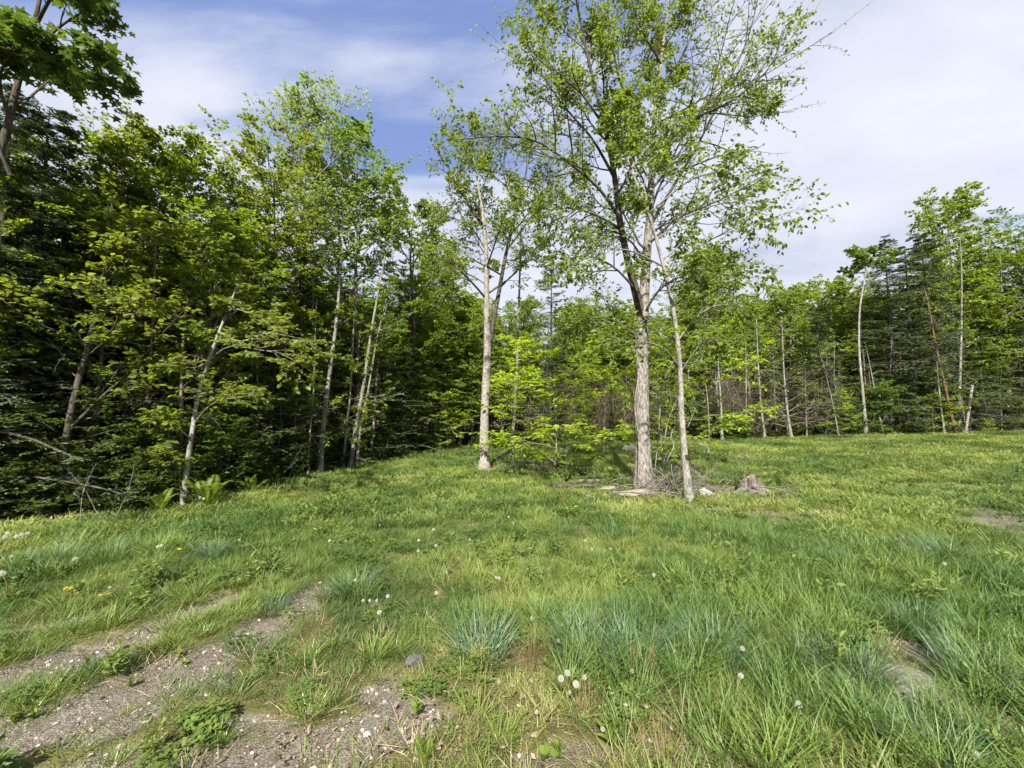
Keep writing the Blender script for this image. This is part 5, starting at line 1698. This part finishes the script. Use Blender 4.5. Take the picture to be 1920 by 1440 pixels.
M_WEED = leaf_mat('weed_leaf', [(0, (.07, .12, .02)), (.5, (.10, .155, .025)), (1, (.15, .20, .035))], trans=.3, rough=.6, spec=.2, tint=1.4)
W_ROUND = [weed_leaf(.06, .045, .35, M_WEED, .08), weed_leaf(.07, .055, .5, M_WEED, .1)]
W_LONG = [weed_leaf(.13, .035, .55, M_WEED), weed_leaf(.11, .03, .8, M_WEED)]
WD = [('bright leafy weed on the gravel between the tracks', 205, 1262, 'long', 11, 1.0), ('small weed just left of the bright leafy one', 165, 1245, 'long', 6, .7), ('round-leaved weed on the ridge of the gravel', 335, 1225, 'round', 6, .8),
      ('round-leaved weed low on the near track', 345, 1240, 'round', 4, .6), ('floppy weed with dark shaded leaf on the gravel', 245, 1283, 'round', 5, .8), ('leafy weed beside the upright tuft', 500, 1255, 'long', 6, .6),
      ('pale upright weed in the front turf', 780, 1340, 'long', 9, .75), ('round-leaved weed under the blue-green tussock', 895, 1245, 'round', 6, .9), ('leafy weed beside the dandelion clocks', 1125, 1290, 'long', 9, .9),
      ('round-leaved weed left of the dandelion clocks', 1025, 1250, 'round', 7, .9), ('heart-leaved weed at the very front', 1020, 1425, 'round', 7, 1.0), ('second heart-leaved weed at the very front', 1048, 1415, 'round', 6, 1.0),
      ('tall spiky weed with narrow leaves at the front', 1150, 1400, 'long', 12, 1.1), ('round-leaved weed in the shade of the large tussock', 1205, 1290, 'round', 7, .8), ('round-leaved weed right of the spiky weed', 1215, 1345, 'round', 6, .8),
      ('leafy weed at the front edge right of the spiky weed', 1255, 1420, 'round', 8, .9), ('broad weed beside the lone white dandelion clock', 1500, 1370, 'round', 6, 1.0), ('long-leaved weed below the lone white dandelion clock', 1450, 1395, 'long', 7, 1.0),
      ('round-leaved weed at the left verge of the near track', 25, 1350, 'round', 7, .8), ('small weed on the verge left of the gravel', 60, 1345, 'round', 5, .7), ('leafy weed in the turf below the far tuft', 620, 1215, 'round', 6, .8),
      ('long-leaved weed at the left border of the turf', 10, 1240, 'long', 8, .9), ('leafy weed in the mid turf left of the seed heads', 835, 1010, 'long', 14, .8), ('bushy weed in the mid turf ahead of the tussock', 905, 1020, 'long', 12, .7),
      ('leafy weed in the turf right of centre', 1480, 1020, 'long', 16, .9), ('light green weed beside the leafy one right of centre', 1530, 1035, 'round', 16, 1.0), ('yellow-green weed at the foot of the boulder', 1306, 944, 'long', 10, 1.0)]
for l_, px_, py_, k_, n_, s_ in WD:
    f = thing('weed_plant', l_, 'weed', gpos(px_, py_, .003), prng.random() * 6, scale=s_)
    src = W_ROUND if k_ == 'round' else W_LONG
    for i in range(int(n_ * 1.5)):
        o = obj('leaf', src[i % 2], f)
        lay = i / max(1, n_ - 1)
        o.rotation_euler = (prng.normal() * .2, -.15 - .9 * lay * prng.random(), i * 2.4 + prng.normal() * .3)
        o.location = (0, 0, .03 * lay * prng.random() + .004)
        o.scale = (prng.uniform(.4, .9), prng.uniform(.4, .8), prng.uniform(.4, .9))


# ------------------------------------------------------------------ dandelions
M_FLUFF = plain_mat('dandelion_fluff', (.62, .61, .57), .9, .4, .1)
M_PETAL = plain_mat('dandelion_petal', (.80, .58, .01), .6, .25, .2)
M_STEM = plain_mat('dandelion_stem', (.22, .17, .07), .6, .2, .3)
M_CORE = plain_mat('dandelion_core', (.20, .16, .09), .9)


def clock_mesh():
    r = np.random.default_rng(8)
    g = Geo()
    n = 105
    i = np.arange(n) + .5
    ph = np.arccos(1 - 2 * i / n); th = PI * (1 + 5 ** .5) * i
    d = np.stack([np.cos(th) * np.sin(ph), np.sin(th) * np.sin(ph), np.cos(ph)], -1)
    Rr = .0205
    a = norm(np.cross(d, [.3, .5, .8])); b = np.cross(d, a)
    for k in range(4):
        an = k * 2 * PI / 4
        e = np.cos(an) * a + np.sin(an) * b; e2 = np.cos(an + .35) * a + np.sin(an + .35) * b
        c = d * Rr * .86
        V = np.stack([c, c + d * .0035 + e * .0048, c + d * .0035 + e2 * .0048], 1).reshape(-1, 3)
        g.add(V, np.arange(n)[:, None] * 3 + [0, 1, 2])
    V = np.stack([d * .003, d * Rr * .86 + a * .0004, d * Rr * .86 - a * .0004], 1).reshape(-1, 3)
    g.add(V, np.arange(n)[:, None] * 3 + [0, 1, 2])
    return g.mesh('seed_head', M_FLUFF)


def ball(rad, mat, name, flat=1.0):
    bm = bmesh.new(); bmesh.ops.create_icosphere(bm, subdivisions=2, radius=rad)
    for v in bm.verts: v.co.z *= flat
    me = bpy.data.meshes.new(name); bm.to_mesh(me); bm.free(); me.materials.append(mat)
    for p in me.polygons: p.use_smooth = True
    return me


CLK = clock_mesh(); CORE = ball(.0055, M_CORE, 'receptacle')


def stem_mesh(h, seed):
    r = np.random.default_rng(seed); g = Geo()
    P = crom([[0, 0, -.01], [r.normal() * .012, r.normal() * .012, h * .5], [0, 0, h]], 8)
    tubes(g, P[None], np.linspace(.0024, .0017, 8)[None], 5)
    return g.mesh('stem', M_STEM, True)


def petal_mesh():
    g = Geo(); r = np.random.default_rng(2)
    for ring, (n, L, up) in enumerate([(20, .019, .12), (18, .015, .4), (12, .010, .8)]):
        for i in range(n):
            a = i * 2 * PI / n + ring * .15
            d = np.array([math.cos(a), math.sin(a), up]); d /= np.linalg.norm(d)
            w_ = np.array([-math.sin(a), math.cos(a), 0]) * .0019
            o = np.array([0, 0, .001 * ring])
            g.add([o - w_ * .4, o + w_ * .4, o + d * L + w_, o + d * L - w_], [[0, 1, 2, 3]], r.random())
    return g.mesh('petal_ring', M_PETAL)


PET = petal_mesh()
HS = [.07, .12, .17, .22, .28]
STM = {h: stem_mesh(h, i) for i, h in enumerate(HS)}


def head_pos(px, py, h):
    """ground point under a flower whose head, h metres up, is seen at (px, py)"""
    d = pxdir(px, py)
    z0 = 0.0
    for _ in range(12):
        t = (z0 + h - EYE) / d[2]
        z0 = hz(d[0] * t, d[1] * t)
    return np.array([d[0] * t, d[1] * t, z0])


def dandelion(px, py, h, label, s=1.0, yellow=False, group=None):
    s = s * .74
    g = head_pos(px, py, h * s)
    o = thing('dandelion_flower' if yellow else 'dandelion_clock', label, 'dandelion', g, prng.random() * 6, group, s)
    obj('stem', STM[h], o)
    hd = obj('flower_head' if yellow else 'seed_head', PET if yellow else CLK, o)
    hd.location = (0, 0, h)
    if yellow: hd.rotation_euler = (prng.normal() * .25, prng.normal() * .25, 0)
    else:
        c = obj('receptacle', CORE, hd)
    return o


CK = [(1052, 1272, .28, 'left one of the close trio of dandelion clocks at the front', 1.0), (1064, 1262, .28, 'upper one of the close trio of dandelion clocks, touching the left one', .95), (1080, 1283, .28, 'biggest and lowest of the close trio of dandelion clocks', 1.05),
      (1096, 1270, .28, 'half-blown dandelion clock right of the close trio', .75), (1068, 1298, .22, 'small tight seed head below the close trio', .6),
      (1497, 1321, .17, 'lone round white dandelion clock in the long grass', 1.05), (1828, 1413, .12, 'white seed head half hidden in the grass at the front right', .9),
      (711, 1148, .22, 'large round dandelion clock below the row of small seed heads', 1.05), (681, 1126, .22, 'left seed head of the small row', .8), (693, 1126, .22, 'second seed head of the small row', .75), (706, 1126, .22, 'third seed head of the small row', .7), (727, 1118, .22, 'faint see-through seed head right of the small row', .9),
      (666, 1088, .22, 'white seed head over the dark tussock', .9), (818, 1112, .22, 'white seed head left of the dense blue-green tussock', .95), (930, 1083, .17, 'pair-like seed head at the top of the blue-green tussock, left', .85), (936, 1084, .17, 'pair-like seed head at the top of the blue-green tussock, right', .85),
      (785, 1013, .17, 'white seed head in the mid turf, upper of three', 1.0), (784, 1033, .17, 'white seed head in the mid turf, lower of three', 1.0), (817, 1023, .17, 'white seed head in the mid turf, right of three', 1.0),
      (997, 1160, .17, 'white seed head above the pink-stemmed weeds', .9), (1094, 1221, .22, 'small white seed head above the trio', .7), (1088, 1233, .22, 'drooping white seed head above the trio', .65), (1047, 1202, .22, 'tattered seed head in the large dark tussock', .7), (1053, 1172, .17, 'tiny seed head near the top of the large dark tussock', .6),
      (1185, 1258, .22, 'blown white seed head right of the trio', .7), (1006, 1335, .12, 'small white seed head near the front turf', .65), (1130, 1370, .12, 'drooping small seed head over the spiky weed', .7), (1389, 1267, .22, 'blown white seed head in the long grass left of the lone clock', .9), (1392, 1216, .22, 'pale seed head in the long grass', .9),
      (1226, 1078, .17, 'white seed head in the turf right of the large tussocks', 1.0), (1771, 1057, .17, 'white seed head on the blue-grey tussock', 1.0), (1110, 1030, .12, 'white seed head in mid turf right of the path line', 1.0), (1145, 1029, .12, 'second white seed head in mid turf right of the path line', 1.0),
      (9, 1007, .28, 'left lower one of the five clocks by the wood edge', 1.3), (14, 1000, .28, 'left upper one of the five clocks by the wood edge', 1.2), (31, 1006, .28, 'middle one of the five clocks by the wood edge', 1.2), (41, 1002, .28, 'fourth of the five clocks by the wood edge', 1.2), (52, 1000, .28, 'right one of the five clocks by the wood edge', 1.2),
      (4, 1075, .22, 'big white clock low at the edge of the turf', 1.4), (141, 1048, .17, 'white clock in the turf above the yellow dandelions', 1.2), (22, 1043, .17, 'small white clock between the five and the big low one', .9), (296, 1025, .17, 'left one of two touching clocks above the gravel', 1.1), (303, 1023, .17, 'right one of two touching clocks above the gravel', 1.1), (206, 1101, .12, 'small white clock behind the three yellow flowers', .7), (463, 1022, .12, 'white clock in the turf above the far tuft', .9),
      (375, 933, .22, 'left clock at the foot of the fern', 1.3), (382, 935, .22, 'right clock at the foot of the fern', 1.3)]
for px_, py_, h_, l_, s_ in CK:
    dandelion(px_, py_, h_, l_, s_)
YL = [(124, 1103, .12, 'left one of the touching pair of yellow dandelions', 1.25), (134, 1103, .12, 'right one of the touching pair of yellow dandelions', 1.2), (159, 1095, .12, 'yellow dandelion just above the touching pair', 1.1), (188, 1116, .12, 'left of the three small yellow dandelions', .9),
      (205, 1113, .12, 'top of the three small yellow dandelions', .9), (212, 1135, .07, 'lowest yellow dandelion nearest the gravel', .9), (253, 1126, .07, 'yellow bud near the gravel edge', .75), (283, 1122, .07, 'rightmost yellow dandelion by the gravel edge', .9), (336, 1030, .12, 'big yellow dandelion beside the two touching clocks', 1.4),
      (128, 1010, .12, 'yellow dandelion in the tall grass by the wood', 1.1), (189, 1079, .07, 'pale yellow dandelion in the grass above the touching pair', 1.0), (1211, 1323, .07, 'tiny orange-yellow flower among round leaves at the front', .6)]
for px_, py_, h_, l_, s_ in YL:
    dandelion(px_, py_, h_, l_, s_, True)
r_ = np.random.default_rng(12)
for i in range(22):
    px_, py_ = r_.uniform(380, 1450), r_.uniform(905, 1020)
    if litter(*[np.float64(v) for v in ground_at(px_, py_)[:2]]) > .3: continue
    dandelion(px_, py_, .12, 'small white seed head scattered in the middle turf', r_.uniform(.7, 1.1), r_.random() < .12, 'seed heads scattered over the middle turf')

# pink-stemmed weeds and loose dead leaves at the front
g_ = Geo()
r_ = np.random.default_rng(14)
P_ = np.zeros((26, 5, 3)); a_ = r_.random(26) * 6.28; q_ = r_.random(26) * .09
for k_ in range(5):
    P_[:, k_, 0] = np.cos(a_) * q_ * (1 + k_ * .25); P_[:, k_, 1] = np.sin(a_) * q_ * (1 + k_ * .25); P_[:, k_, 2] = k_ * r_.uniform(.04, .06, 26)
tubes(g_, P_, np.full((26, 5), .0014), 3)
PS = g_.mesh('pink_stems', plain_mat('pink_stem', (.20, .12, .07), .7))
for l_, px_, py_, s_ in [('tuft of pinkish bare stems between the two blue-green tussocks', 1000, 1245, 1.0), ('tuft of pinkish stems at the front near the spiky weed', 1240, 1425, .9), ('tuft of pinkish stems right of the dandelion trio', 1105, 1330, .8), ('tuft of pinkish stems in the long grass', 1190, 1270, .8)]:
    thing('pink_stem_weed', l_, 'weed', gpos(px_, py_), prng.random() * 6, me=PS, scale=s_)


def dead_leaf_mesh(seed, mat):
    r = np.random.default_rng(seed); g = Geo()
    n = 7; t = np.linspace(0, 1, n)
    wd = .035 * np.sin(t * PI) ** .6 * (1 + .25 * r.normal(size=n))
    c = np.stack([t * .06 - .03, .004 * r.normal(size=n), .006 + .014 * np.sin(t * 3 + seed)], -1)
    l = c + np.stack([0 * t, wd * .5, .006 + .008 * r.random(n)], -1); q = c + np.stack([0 * t, -wd * .5, .012 * r.random(n)], -1)
    k = np.arange(n - 1)
    g.add(np.concatenate([l, c, q]), np.concatenate([np.stack([k, k + 1, k + n + 1, k + n], -1), np.stack([k + n, k + n + 1, k + 2 * n + 1, k + 2 * n], -1)]), 0)
    return g.mesh('dead_leaf', mat)


DLM = [plain_mat('pale_dead_leaf', (.34, .28, .21), .8, .1), plain_mat('brown_dead_leaf', (.20, .12, .075), .8, .1), plain_mat('pinkish_dead_leaf', (.22, .15, .11), .8, .1)]
DL = [dead_leaf_mesh(i, DLM[i % 3]) for i in range(9)]
for i in range(150):
    c = r_.random()
    if c < .45: px_, py_ = r_.normal(600, 70), r_.uniform(1330, 1438)
    elif c < .75: px_, py_ = r_.normal(800, 70), r_.uniform(1360, 1438)
    else: px_, py_ = r_.uniform(100, 1350), r_.uniform(1200, 1438)
    o = thing('dead_leaf', 'curled dead leaf lying on the litter at the front', 'dead leaf', gpos(px_, py_, .004), me=DL[i % 9], group='dead leaves lying on the front ground', scale=r_.uniform(.2, .48))
    o.rotation_euler = (r_.normal() * .7, r_.normal() * .5, r_.random() * 6.28)
for l_, px_, py_, k_ in [('orange-brown leaf on the near gravel track', 292, 1338, 2), ('reddish leaf at the right verge of the gravel', 580, 1178, 2)]:
    thing('dead_leaf', l_, 'dead leaf', gpos(px_, py_, .006), prng.random() * 6, me=DL[k_], scale=.7)
